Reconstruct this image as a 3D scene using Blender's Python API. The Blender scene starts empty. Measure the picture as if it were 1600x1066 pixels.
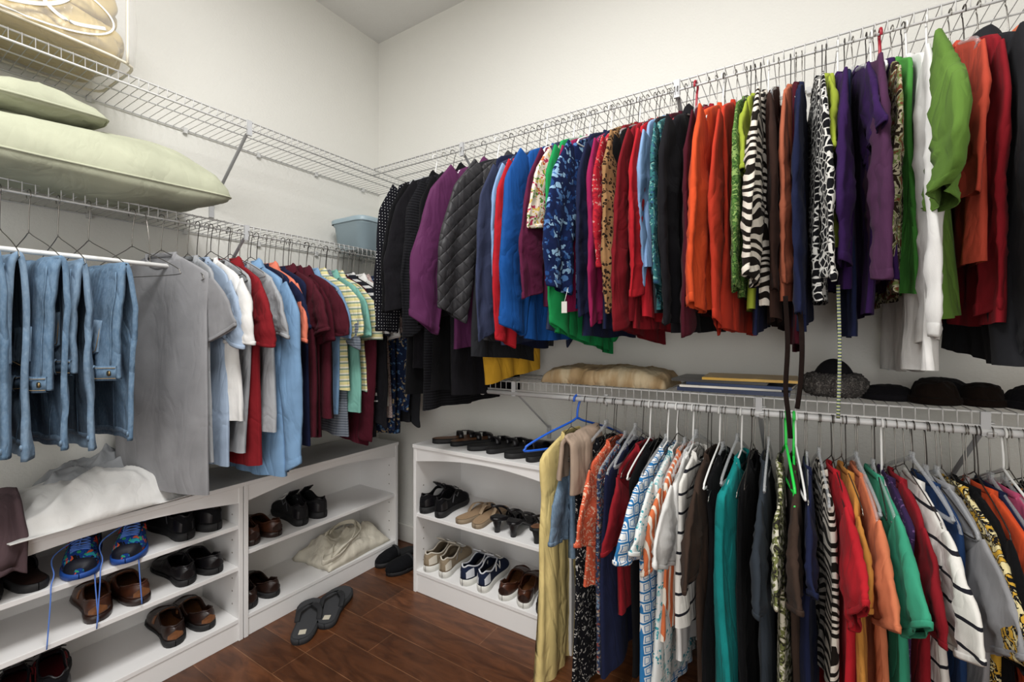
import bpy, math, random, bmesh
from mathutils import Vector, noise
R = random.Random(11)
pi = math.pi
SC = bpy.context.scene
COL = SC.collection
try:
    SC.view_settings.view_transform = 'Standard'
except Exception:
    pass

# ------------------------------------------------------------------ helpers
def lin(c):
    if isinstance(c, str):
        c = c.lstrip('#'); c = [int(c[i:i+2], 16) / 255 for i in (0, 2, 4)]
    return tuple((x / 12.92 if x <= .04045 else ((x + .055) / 1.055) ** 2.4) for x in c) + (1,)
def mute(c, k=.13):
    if not isinstance(c, str): return c
    h = c.lstrip('#'); r, g, b = [int(h[i:i+2], 16) / 255 for i in (0, 2, 4)]
    l = .3*r+.55*g+.15*b
    return tuple(x*(1-k)+l*k for x in (r, g, b))

MATS = {}
def nodes_mat(name):
    m = bpy.data.materials.new(name); m.use_nodes = True
    t = m.node_tree; b = t.nodes['Principled BSDF']
    return m, t, b

def N(t, typ, **kw):
    n = t.nodes.new(typ)
    for k, v in kw.items():
        if k.startswith('i_'):
            n.inputs[k[2:].replace('_', ' ')].default_value = v
        else:
            setattr(n, k, v)
    return n

def ramp(t, fac, stops, const=True):
    r = t.nodes.new('ShaderNodeValToRGB')
    cr = r.color_ramp
    cr.interpolation = 'CONSTANT' if const else 'LINEAR'
    while len(cr.elements) < len(stops): cr.elements.new(.5)
    for e, (p, c) in zip(cr.elements, stops):
        e.position = p; e.color = lin(c)
    t.links.new(fac, r.inputs[0])
    return r.outputs[0]

def simple(name, c, rough=.5, metal=0, bump=0, bscale=30, alpha=1, trans=0, var=0, coat=0, spec=.5):
    if name in MATS: return MATS[name]
    m, t, b = nodes_mat(name)
    b.inputs['Base Color'].default_value = lin(c)
    b.inputs['Roughness'].default_value = rough
    b.inputs['Metallic'].default_value = metal
    b.inputs['Specular IOR Level'].default_value = spec
    b.inputs['Transmission Weight'].default_value = trans
    b.inputs['Alpha'].default_value = alpha
    b.inputs['Coat Weight'].default_value = coat
    tc = N(t, 'ShaderNodeTexCoord')
    nz = N(t, 'ShaderNodeTexNoise', i_Scale=bscale, i_Detail=4.0)
    t.links.new(tc.outputs['Object'], nz.inputs['Vector'])
    if bump:
        bp = N(t, 'ShaderNodeBump', i_Strength=bump, i_Distance=.004)
        t.links.new(nz.outputs['Fac'], bp.inputs['Height'])
        t.links.new(bp.outputs['Normal'], b.inputs['Normal'])
    if var:
        mx = N(t, 'ShaderNodeMixRGB', blend_type='MULTIPLY')
        mx.inputs[1].default_value = lin(c)
        g = ramp(t, nz.outputs['Fac'], [(.3, (1-var,)*3), (.7, (1, 1, 1))], False)
        mx.inputs[0].default_value = 1
        t.links.new(g, mx.inputs[2]); t.links.new(mx.outputs[0], b.inputs['Base Color'])
    MATS[name] = m
    return m

def fabric(name, cols, pat='plain', s=1.0, rough=.95, wr=.22, sat=None, sp_=.08):
    if name in MATS: return MATS[name]
    m, t, b = nodes_mat(name)
    L = t.links.new
    tc = N(t, 'ShaderNodeTexCoord')
    mp = N(t, 'ShaderNodeMapping'); L(tc.outputs['Object'], mp.inputs[0])
    mp.inputs['Scale'].default_value = (1, .6, 1)
    v = mp.outputs[0]
    if isinstance(cols, str): cols = [cols]
    cols = [mute(c) for c in cols]
    out = None
    def distort(amt, sc):
        nz = N(t, 'ShaderNodeTexNoise', i_Scale=sc); L(v, nz.inputs['Vector'])
        mx = N(t, 'ShaderNodeVectorMath', operation='MULTIPLY_ADD')
        L(nz.outputs['Color'], mx.inputs[0]); mx.inputs[1].default_value = (amt,)*3; L(v, mx.inputs[2])
        return mx.outputs[0]
    if pat in ('hstripe', 'vstripe'):
        sp = N(t, 'ShaderNodeSeparateXYZ'); L(v, sp.inputs[0])
        mu = N(t, 'ShaderNodeMath', operation='MULTIPLY'); L(sp.outputs[2 if pat == 'hstripe' else 0], mu.inputs[0]); mu.inputs[1].default_value = 18*s
        fr = N(t, 'ShaderNodeMath', operation='FRACT'); L(mu.outputs[0], fr.inputs[0])
        k = len(cols)
        out = ramp(t, fr.outputs[0], [(i/k if k > 2 else (0, .62)[i], c) for i, c in enumerate(cols)])
    elif pat == 'zebra':
        w = N(t, 'ShaderNodeTexWave', bands_direction='Z', i_Scale=13*s, i_Distortion=16.0, i_Detail=1.0)
        w.inputs['Detail Scale'].default_value = .7
        L(v, w.inputs['Vector']); out = ramp(t, w.outputs['Fac'], [(0, cols[0]), (.5, cols[1])])
    elif pat == 'leopard':
        vo = N(t, 'ShaderNodeTexVoronoi', i_Scale=90*s); L(distort(.02, 30), vo.inputs['Vector'])
        out = ramp(t, vo.outputs['Distance'], [(0, cols[1]), (.2, cols[2]), (.42, cols[0])])
    elif pat == 'dots':
        vo = N(t, 'ShaderNodeTexVoronoi', i_Scale=80*s, i_Randomness=.15, voronoi_dimensions='2D')
        sw = N(t, 'ShaderNodeSeparateXYZ'); cb = N(t, 'ShaderNodeCombineXYZ'); L(v, sw.inputs[0])
        L(sw.outputs[0], cb.inputs[0]); L(sw.outputs[2], cb.inputs[1]); L(cb.outputs[0], vo.inputs['Vector'])
        out = ramp(t, vo.outputs['Distance'], [(0, cols[1]), (.12, cols[0])])
    elif pat == 'giraffe':
        vo = N(t, 'ShaderNodeTexVoronoi', i_Scale=60*s, feature='DISTANCE_TO_EDGE'); L(distort(.01, 20), vo.inputs['Vector'])
        out = ramp(t, vo.outputs['Distance'], [(0, cols[1]), (.08, cols[0])])
    elif pat == 'geo':
        vo = N(t, 'ShaderNodeTexVoronoi', i_Scale=32*s, feature='DISTANCE_TO_EDGE', i_Randomness=.25, voronoi_dimensions='2D')
        sw = N(t, 'ShaderNodeSeparateXYZ'); cb = N(t, 'ShaderNodeCombineXYZ'); L(v, sw.inputs[0])
        L(sw.outputs[0], cb.inputs[0]); L(sw.outputs[2], cb.inputs[1]); L(cb.outputs[0], vo.inputs['Vector'])
        out = ramp(t, vo.outputs['Distance'], [(0, cols[1]), (.09, cols[0]), (.2, cols[1]), (.27, cols[0])])
    elif pat == 'floral':
        vo = N(t, 'ShaderNodeTexVoronoi', i_Scale=56*s); L(distort(.07, 30), vo.inputs['Vector'])
        sp = N(t, 'ShaderNodeSeparateColor'); L(vo.outputs['Color'], sp.inputs[0])
        k = len(cols)
        o1 = ramp(t, sp.outputs[0], [(i/k, c) for i, c in enumerate(cols)])
        g = ramp(t, vo.outputs['Distance'], [(0, (1, 1, 1)), (.5, (0, 0, 0))])
        mx = N(t, 'ShaderNodeMixRGB'); L(g, mx.inputs[0]); mx.inputs[1].default_value = lin(cols[0]); L(o1, mx.inputs[2])
        out = mx.outputs[0]
    elif pat == 'batik':
        nz = N(t, 'ShaderNodeTexNoise', i_Scale=28*s, i_Detail=4.0, i_Distortion=1.5); L(v, nz.inputs['Vector'])
        k = len(cols)
        out = ramp(t, nz.outputs['Fac'], [(0 if i == 0 else .36+.28*i/k, c) for i, c in enumerate(cols)])
    elif pat == 'fur':
        m9 = N(t, 'ShaderNodeMapping'); m9.inputs['Scale'].default_value = (9, 2, 2); L(tc.outputs['Object'], m9.inputs[0])
        nz = N(t, 'ShaderNodeTexNoise', i_Scale=2.0*s, i_Detail=8.0, i_Distortion=.5); L(m9.outputs[0], nz.inputs['Vector'])
        out = ramp(t, nz.outputs['Fac'], [(.35, cols[0]), (.5, cols[1]), (.65, cols[2])], False)
    else:
        nz = N(t, 'ShaderNodeTexNoise', i_Scale=9.0, i_Detail=3.0); L(v, nz.inputs['Vector'])
        mx = N(t, 'ShaderNodeMixRGB', blend_type='MULTIPLY'); mx.inputs[0].default_value = 1
        mx.inputs[1].default_value = lin(cols[0])
        lo = .78 if pat == 'denim' else .9
        L(ramp(t, nz.outputs['Fac'], [(.3, (lo,)*3), (.7, (1, 1, 1))], False), mx.inputs[2])
        out = mx.outputs[0]
        if pat == 'denim':
            n2 = N(t, 'ShaderNodeTexNoise', i_Scale=240.0, i_Detail=3.0)
            m2 = N(t, 'ShaderNodeMapping'); m2.inputs['Scale'].default_value = (1, 1, .35); L(v, m2.inputs[0]); L(m2.outputs[0], n2.inputs['Vector'])
            n5 = N(t, 'ShaderNodeTexNoise', i_Scale=6.0, i_Detail=4.0, i_Distortion=.4); L(v, n5.inputs['Vector'])
            m3 = N(t, 'ShaderNodeMixRGB'); L(ramp(t, n2.outputs['Fac'], [(.4, (0, 0, 0)), (.75, (.6, .6, .6))], False), m3.inputs[0])
            L(out, m3.inputs[1]); m3.inputs[2].default_value = lin(cols[1])
            m4 = N(t, 'ShaderNodeMixRGB'); L(ramp(t, n5.outputs['Fac'], [(.42, (0, 0, 0)), (.72, (.5, .5, .5))], False), m4.inputs[0])
            L(m3.outputs[0], m4.inputs[1]); m4.inputs[2].default_value = lin(cols[1]); out = m4.outputs[0]
    L(out, b.inputs['Base Color'])
    b.inputs['Roughness'].default_value = rough
    b.inputs['Sheen Weight'].default_value = .02
    b.inputs['Specular IOR Level'].default_value = sp_
    mw = N(t, 'ShaderNodeMapping'); mw.inputs['Scale'].default_value = (1, 1, .45); mw.inputs['Rotation'].default_value = (0, .3, 0); L(tc.outputs['Object'], mw.inputs[0])
    nz = N(t, 'ShaderNodeTexNoise', i_Scale=10.0, i_Detail=3.0, i_Distortion=.5); L(mw.outputs[0], nz.inputs['Vector'])
    sb = N(t, 'ShaderNodeMath', operation='SUBTRACT'); L(nz.outputs['Fac'], sb.inputs[0]); sb.inputs[1].default_value = .5
    ab = N(t, 'ShaderNodeMath', operation='ABSOLUTE'); L(sb.outputs[0], ab.inputs[0])
    mn = N(t, 'ShaderNodeMath', operation='MINIMUM'); L(ab.outputs[0], mn.inputs[0]); mn.inputs[1].default_value = .09
    bp = N(t, 'ShaderNodeBump', i_Strength=min(1, wr*2.2), i_Distance=.05); L(mn.outputs[0], bp.inputs['Height'])
    n3 = N(t, 'ShaderNodeTexNoise', i_Scale=500.0); L(tc.outputs['Object'], n3.inputs['Vector'])
    b2 = N(t, 'ShaderNodeBump', i_Strength=.3, i_Distance=.001); L(n3.outputs['Fac'], b2.inputs['Height']); L(bp.outputs[0], b2.inputs['Normal'])
    last = b2
    if pat == 'quilt':
        sp = N(t, 'ShaderNodeSeparateXYZ'); L(tc.outputs['Object'], sp.inputs[0])
        res = []
        for op in ('ADD', 'SUBTRACT'):
            a = N(t, 'ShaderNodeMath', operation=op); L(sp.outputs[0], a.inputs[0]); L(sp.outputs[2], a.inputs[1])
            k = N(t, 'ShaderNodeMath', operation='MULTIPLY'); L(a.outputs[0], k.inputs[0]); k.inputs[1].default_value = 60
            sn = N(t, 'ShaderNodeMath', operation='SINE'); L(k.outputs[0], sn.inputs[0])
            ab = N(t, 'ShaderNodeMath', operation='ABSOLUTE'); L(sn.outputs[0], ab.inputs[0])
            pw = N(t, 'ShaderNodeMath', operation='POWER'); L(ab.outputs[0], pw.inputs[0]); pw.inputs[1].default_value = .35
            res.append(pw)
        mm = N(t, 'ShaderNodeMath', operation='MULTIPLY'); L(res[0].outputs[0], mm.inputs[0]); L(res[1].outputs[0], mm.inputs[1])
        b3 = N(t, 'ShaderNodeBump', i_Strength=.8, i_Distance=.006); L(mm.outputs[0], b3.inputs['Height']); L(b2.outputs[0], b3.inputs['Normal'])
        last = b3
        b.inputs['Roughness'].default_value = .55; b.inputs['Specular IOR Level'].default_value = .3
    L(last.outputs[0], b.inputs['Normal'])
    MATS[name] = m
    return m

class MB:
    def __init__(s): s.v = []; s.f = []; s.m = []
    def add(s, v, f, mi=0):
        o = len(s.v); s.v += [tuple(x) for x in v]
        for q in f: s.f.append([i + o for i in q]); s.m.append(mi)
    def box(s, a, b, mi=0):
        x0, y0, z0 = a; x1, y1, z1 = b
        s.add([(x0,y0,z0),(x1,y0,z0),(x1,y1,z0),(x0,y1,z0),(x0,y0,z1),(x1,y0,z1),(x1,y1,z1),(x0,y1,z1)],
              [(0,3,2,1),(4,5,6,7),(0,1,5,4),(1,2,6,5),(2,3,7,6),(3,0,4,7)], mi)
    def grid(s, P, closed_u=False, closed_v=False, mi=0):
        nu = len(P); nv = len(P[0]); v = [p for row in P for p in row]; f = []
        for i in range(nu if closed_u else nu-1):
            for j in range(nv if closed_v else nv-1):
                i2 = (i+1) % nu; j2 = (j+1) % nv
                f.append((i*nv+j, i*nv+j2, i2*nv+j2, i2*nv+j))
        s.add(v, f, mi)
    def tube(s, pts, r, n=6, closed=False, mi=0, caps=True, up=None):
        pts = [Vector(p) for p in pts]; k = len(pts)
        ra, rb = (r if isinstance(r, tuple) else (r, r))
        prev = None; rows = []
        for i, p in enumerate(pts):
            a = pts[(i-1) % k] if (closed or i > 0) else p
            b = pts[(i+1) % k] if (closed or i < k-1) else p
            tg = (b-a)
            if tg.length < 1e-9: tg = Vector((0, 0, 1))
            tg.normalize()
            if up is not None:
                u = Vector(up) - tg*tg.dot(Vector(up))
                if u.length < 1e-4: u = tg.orthogonal()
            elif prev is None:
                u = tg.orthogonal()
            else:
                u = prev - tg*tg.dot(prev)
                if u.length < 1e-4: u = tg.orthogonal()
            u.normalize(); w = tg.cross(u); prev = u
            rows.append([p + u*ra*math.cos(2*pi*j/n) + w*rb*math.sin(2*pi*j/n) for j in range(n)])
        s.grid(rows, closed_u=closed, closed_v=True, mi=mi)
        if caps and not closed:
            o = len(s.v)
            s.f.append([o-n+j for j in range(n)]); s.m.append(mi)
            b0 = o-n*k
            s.f.append([b0+n-1-j for j in range(n)]); s.m.append(mi)
    def mesh(s, name, mats, smooth=True, merge=0):
        me = bpy.data.meshes.new(name); me.from_pydata(s.v, [], s.f)
        for m in (mats if isinstance(mats, (list, tuple)) else [mats]): me.materials.append(m)
        me.polygons.foreach_set('material_index', s.m)
        bm = bmesh.new(); bm.from_mesh(me)
        if merge: bmesh.ops.remove_doubles(bm, verts=bm.verts, dist=merge)
        bmesh.ops.recalc_face_normals(bm, faces=bm.faces); bm.to_mesh(me); bm.free()
        me.polygons.foreach_set('use_smooth', [smooth]*len(me.polygons))
        me.update()
        return me
    def obj(s, name, mats, parent=None, loc=(0,0,0), rot=(0,0,0), smooth=True, merge=0, bevel=0):
        o = bpy.data.objects.new(name, s.mesh(name, mats, smooth, merge)); COL.objects.link(o)
        o.location = loc; o.rotation_euler = rot
        if parent: o.parent = parent
        if bevel:
            b = o.modifiers.new('bevel', 'BEVEL'); b.width = bevel; b.segments = 3; b.limit_method = 'ANGLE'
        return o

def tag(o, label, cat, group=None):
    o['label'] = label; o['category'] = cat
    if group: o['group'] = group
    return o

def empty(name, loc, rot=(0,0,0)):
    e = bpy.data.objects.new(name, None); COL.objects.link(e); e.location = loc; e.rotation_euler = rot
    e.empty_display_size = .05
    return e

def key(K, x):
    if x <= K[0][0]: return K[0][1]
    for (a, b), (c, d) in zip(K, K[1:]):
        if x <= c:
            u = (x-a)/(c-a)
            if isinstance(b, tuple): return tuple(p+(q-p)*u for p, q in zip(b, d))
            return b+(d-b)*u
    return K[-1][1]
def skey(K, x):
    if x <= K[0][0]: return K[0][1]
    for (a, b), (c, d) in zip(K, K[1:]):
        if x <= c:
            u = (x-a)/(c-a); u = u*u*(3-2*u)
            return b+(d-b)*u
    return K[-1][1]
def cat(P, k=6, closed=False):
    P = [Vector(p) for p in P]; n = len(P); out = []
    for i in range(n if closed else n-1):
        if closed: a, b, c, d = P[i-1], P[i], P[(i+1) % n], P[(i+2) % n]
        else: a, b, c, d = P[max(i-1, 0)], P[i], P[i+1], P[min(i+2, n-1)]
        for j in range(k):
            t = j/k
            out.append(.5*((2*b)+(-a+c)*t+(2*a-5*b+4*c-d)*t*t+(-a+3*b-3*c+d)*t**3))
    if not closed: out.append(P[-1])
    return out
def nz(x, y, z, s=1): return noise.noise(Vector((x*s, y*s, z*s)))
def ridge(x, y, z): return (1-min(1, abs(noise.noise(Vector((x, y, z))))*2.2))**2
def pleat(ph): return 1-2*abs(math.sin(ph/2))**.8

# ------------------------------------------------------------------ room
XW, YW, XR, YF, ZC = -2.15, 1.88, 1.35, -1.7, 2.94
wallm = simple('off_white_wall_paint', '#e6e5df', .9, bump=.35, bscale=110)
ceilm = simple('ceiling_paint', '#e0dfdc', .95, bump=.3, bscale=90)
whitem = simple('white_laminate', '#ecebea', .7, bump=.03, bscale=60, spec=.2)
trimm = simple('trim_paint', '#e3e1da', .5)
wirem = simple('white_vinyl_coated_wire', '#cfcfce', .4)

def wood_floor():
    m, t, b = nodes_mat('warm_brown_wood_planks'); L = t.links.new
    tc = N(t, 'ShaderNodeTexCoord'); mp = N(t, 'ShaderNodeMapping'); L(tc.outputs['Object'], mp.inputs[0])
    br = N(t, 'ShaderNodeTexBrick'); L(mp.outputs[0], br.inputs['Vector'])
    br.offset = .63; br.offset_frequency = 3; br.squash = 1.5; br.squash_frequency = 2
    br.inputs['Scale'].default_value = 1; br.inputs['Brick Width'].default_value = .52; br.inputs['Row Height'].default_value = .127
    br.inputs['Mortar Size'].default_value = .0013; br.inputs['Mortar Smooth'].default_value = .2
    br.inputs['Color1'].default_value = lin('#744629'); br.inputs['Color2'].default_value = lin('#57331d'); br.inputs['Mortar'].default_value = lin('#8f6648')
    m2 = N(t, 'ShaderNodeMapping'); m2.inputs['Scale'].default_value = (2.5, 10, 3); L(tc.outputs['Object'], m2.inputs[0])
    n1 = N(t, 'ShaderNodeTexNoise', i_Scale=2.5, i_Detail=6.0, i_Distortion=1.4); L(m2.outputs[0], n1.inputs['Vector'])
    mx = N(t, 'ShaderNodeMixRGB', blend_type='MULTIPLY'); mx.inputs[0].default_value = 1
    L(br.outputs['Color'], mx.inputs[1]); L(ramp(t, n1.outputs['Fac'], [(.3, (.68,.64,.6)), (.65, (1, 1, 1))], False), mx.inputs[2])
    L(mx.outputs[0], b.inputs['Base Color']); b.inputs['Roughness'].default_value = .36
    bp = N(t, 'ShaderNodeBump', i_Strength=.25, i_Distance=.002); L(n1.outputs['Fac'], bp.inputs['Height']); L(bp.outputs[0], b.inputs['Normal'])
    return m
def struct(name, a, b, mat):
    mb = MB(); mb.box(a, b); o = mb.obj(name, mat, smooth=False); o['kind'] = 'structure'; return o
struct('floor', (XW-.1, YF-.1, -.1), (XR+.1, YW+.1, 0), wood_floor())
struct('ceiling', (XW-.1, YF-.1, ZC), (XR+.1, YW+.1, ZC+.1), ceilm)
struct('wall_left', (XW-.1, YF-.1, 0), (XW, YW+.1, ZC), wallm)
struct('wall_back', (XW, YW, 0), (XR, YW+.1, ZC), wallm)
struct('wall_right', (XR, YF, 0), (XR+.1, YW+.1, ZC), wallm)
struct('wall_front', (XW, YF-.1, 0), (XR+.1, YF, ZC), wallm)
def baseboard(name, a, b):
    o = struct(name, a, b, trimm); bv = o.modifiers.new('b', 'BEVEL'); bv.width = .006; bv.segments = 3
baseboard('baseboard_back', (XW+.013, YW-.013, 0), (XR, YW, .1))
baseboard('baseboard_left', (XW, YF, 0), (XW+.013, YW, .1))

# ------------------------------------------------------------------ wire shelves
def wire_shelf(label, loc, rz, length, depth, brackets, drop=.29):
    mb = MB(); n = int(length/.0265)
    for i in range(n+1):
        x = i*length/n
        mb.tube([(x, .004, 0), (x, depth-.004, 0), (x, depth, -.003), (x, depth, -.036)], .0013, 5)
    for y, z, r in [(.006, -.003, .0028), (depth*.5, -.003, .0026), (depth-.006, -.003, .003), (depth, -.036, .0035)]:
        mb.tube([(0, y, z), (length, y, z)], r, 7)
    o = mb.obj('wire_shelf', wirem, loc=loc, rot=(0, 0, rz))
    tag(o, label, 'shelf', 'white wire closet shelves')
    for x in brackets:
        b = MB(); b.tube([(x, depth-.002, -.05), (x, depth-.02, -.05), (x, .006, -drop), (x, .006, -drop-.03)], (.007, .0025), 8, up=(1, 0, 0))
        b.box((x-.009, depth-.004, -.06), (x+.009, depth+.005, -.001))
        b.box((x-.009, 0.001, -drop-.05), (x+.009, .008, -drop+.01))
        b.obj('support_bracket', simple('bracket_gray', '#b9babc', .4), parent=o, smooth=False)
    for k in range(int(length/.3)):
        c = MB(); x = .12+.3*k
        c.box((x-.007, 0.001, -.016), (x+.007, .013, .006)); c.obj('wall_clip', wirem, parent=o, smooth=False)
    return o
ZU = 2.03; ZL = 1.615; ZR = .995; DP = .31
XF = XW+DP; YFR = YW-DP
wire_shelf('upper white wire shelf on the side wall, holding a bagged comforter', (XW+.002, YW-.003, ZU), -pi/2, 3.0, DP, [.92, 2.2])
wire_shelf('white wire shelf on the side wall with pillows and shirts below', (XW+.002, YW-.003, ZL), -pi/2, 3.0, DP, [.93, 2.2])
wire_shelf('long white wire shelf on the back wall above crowded shirts', (XR-.01, YW-.002, ZU), pi, XR-.01-XF-.008, DP, [.5, 1.69, 2.6])
wire_shelf('lower white wire shelf on the back wall with folded items', (XR-.01, YW-.002, ZR), pi, XR+1.23, DP, [.2, .96, 1.45, 2.33], drop=.24)
ZROD = .945
mb = MB(); mb.tube([(-1.22, YFR, ZROD), (XR-.02, YFR, ZROD)], .0095, 14)
rod = mb.obj('closet_rod', simple('white_rod_enamel', '#d6d6d6', .35)); tag(rod, 'round white metal rod mounted under the lower wire shelf', 'closet rod')
for x in (-1.15, -.6, -.1, .39, .9):
    b = MB(); b.tube(cat([(x, YFR, ZR-.03), (x, YFR+.013, ZROD+.02), (x, YFR+.014, ZROD), (x, YFR, ZROD-.014), (x, YFR-.013, ZROD)], 4), (.009, .0025), 8, up=(1, 0, 0))
    b.obj('rod_hook', wirem, parent=rod)

# ------------------------------------------------------------------ shoe cabinets
pinm = None
def cabinet(label, loc, rz, w, d, h, shelves, bottom=.085):
    global pinm
    e = empty('shoe_cabinet', loc, (0, 0, rz)); tag(e, label, 'shoe cabinet', 'white shoe cabinets')
    T = .016
    def bx(n, a, b, bev=.0015):
        m = MB(); m.box(a, b); return m.obj(n, whitem, parent=e, smooth=False, bevel=bev)
    sp = [bx('side_panel', (0, 0, 0), (T, d, h-T)), bx('side_panel', (w-T, 0, 0), (w, d, h-T))]
    bx('top_panel', (-.002, 0, h-T), (w+.002, d+.004, h))
    bx('back_panel', (T, .002, .02), (w-T, .008, h-T))
    bx('bottom_shelf', (T, .008, bottom-T), (w-T, d-.003, bottom))
    bx('kick_board', (T, d-.02, 0), (w-T, d-.006, bottom-T))
    for z in shelves: bx('shelf_board', (T, .008, z-T), (w-T, d-.006, z))
    m = MB(); n = 24; P = []
    for yy in (d-.018, d-.003):
        top = [(T+(w-2*T)*i/n, yy, h-T) for i in range(n+1)]
        bot = [(T+(w-2*T)*i/n, yy, h-T-.062+.038*math.sin(pi*i/n)) for i in range(n+1)]
        P.append((top, bot))
    (t0, b0), (t1, b1) = P
    m.grid([b0, t0, t1, b1], closed_u=True)
    m.obj('valance', whitem, parent=e, smooth=False, merge=.0001)
    if pinm is None:
        q = MB(); q.tube([(-.0008, 0, 0), (.0008, 0, 0)], .0032, 8); pinm = q.mesh('pin_hole', simple('pin_hole_shadow', '#8a857c', .9))
    for si, xx in enumerate((T+.0002, w-T-.0002)):
        for yy in (d-.05,):
            for k in range(8):
                z = .13+k*.05
                if z < h-.09:
                    o = bpy.data.objects.new('pin_hole', pinm); COL.objects.link(o); o.parent = sp[si]; o.location = (xx, yy, z)
    return e
cabinet('white laminate shoe cabinet with four shelves and clothes on top', (XW+.016, .932, 0), -pi/2, .80, .30, .61, [.447, .286])
cabinet('white laminate shoe cabinet with a canvas tote on its bottom shelf', (XW+.016, 1.736, 0), -pi/2, .80, .30, .61, [.335])
cabinet('white laminate shoe cabinet on the back wall topped with sandals', (-.715, YW-.016, 0), pi, .80, .335, .68, [.362], bottom=.10)

# ------------------------------------------------------------------ hangers
chrome = simple('brushed_steel_wire', '#8d8a85', .3, metal=1)
darkwire = simple('dark_hanger_wire', '#3a3532', .4, metal=.6)
whitep = simple('white_plastic', '#e6e6e4', .35)
clearp2 = simple('frosted_plastic', '#c9cccf', .12, alpha=.35)
bluep = simple('blue_plastic', '#2060d0', .35)
greenp = simple('green_plastic', '#2fd350', .35)
redp = simple('red_plastic', '#a3142a', .35)
HM = {}
def hanger_meshes(kind, drop, hw):
    k = (kind, drop, hw)
    if k in HM: return HM[k]
    r = {'wire': .0013, 'dark': .0014, 'clear': .0035, 'white': .0028, 'blue': .0042, 'green': .0038, 'red': .0038}[kind]
    fm = {'wire': chrome, 'dark': darkwire, 'clear': clearp2, 'white': whitep, 'blue': bluep, 'green': greenp, 'red': redp}[kind]
    hm = fm if kind in ('white', 'blue', 'green', 'red') else (chrome if kind != 'dark' else darkwire)
    hr = r if kind in ('white', 'blue', 'green', 'red') else .0014
    mb = MB(); zt = -drop+(.018 if kind == 'clear' else .012)
    pts = [(0, 0, zt), (.03, 0, zt-.012), (hw*.6, 0, zt-.045), (hw-.012, 0, zt-.076), (hw, 0, zt-.088), (hw-.012, 0, zt-.098), (0, 0, zt-.1),
           (-hw+.012, 0, zt-.098), (-hw, 0, zt-.088), (-hw+.012, 0, zt-.076), (-hw*.6, 0, zt-.045), (-.03, 0, zt-.012)]
    mb.tube(cat(pts, 4, True), (r*1.8, r) if kind == 'clear' else r, 7, closed=True, up=(0, 0, 1) if kind == 'clear' else None)
    if kind == 'clear': mb.box((-.012, -.003, zt-.014), (.012, .003, zt+.014))
    frame = mb.mesh('hanger', fm)
    mb = MB(); a = []
    for i in range(13):
        an = math.radians(-50+i*21.5); a.append((.0155*math.cos(an), 0, .0155*math.sin(an)-.002))
    pts = [(0, 0, zt-.002), (0, 0, zt*.75), (.004, 0, zt*.45)] + a
    mb.tube(cat(pts, 2), hr, 7)
    hook = mb.mesh('hook', hm)
    HM[k] = (frame, hook); return HM[k]
HL = {'wire': 'thin silver wire clothes hanger', 'dark': 'dark metal wire clothes hanger', 'clear': 'clear plastic clothes hanger', 'white': 'white plastic clothes hanger',
      'blue': 'bright blue plastic clothes hanger', 'green': 'bright green plastic clothes hanger', 'red': 'dark red plastic clothes hanger'}
def hanger(kind, loc, rz, drop, place, group, hw=.2, roll=0):
    f, h = hanger_meshes(kind, drop, hw)
    o = bpy.data.objects.new('hanger', f); COL.objects.link(o); o.location = loc; o.rotation_euler = (0, roll, rz)
    c = bpy.data.objects.new('hook', h); COL.objects.link(c); c.parent = o
    tag(o, HL[kind]+' hooked on '+place, 'hanger', group)
    return o

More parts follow.
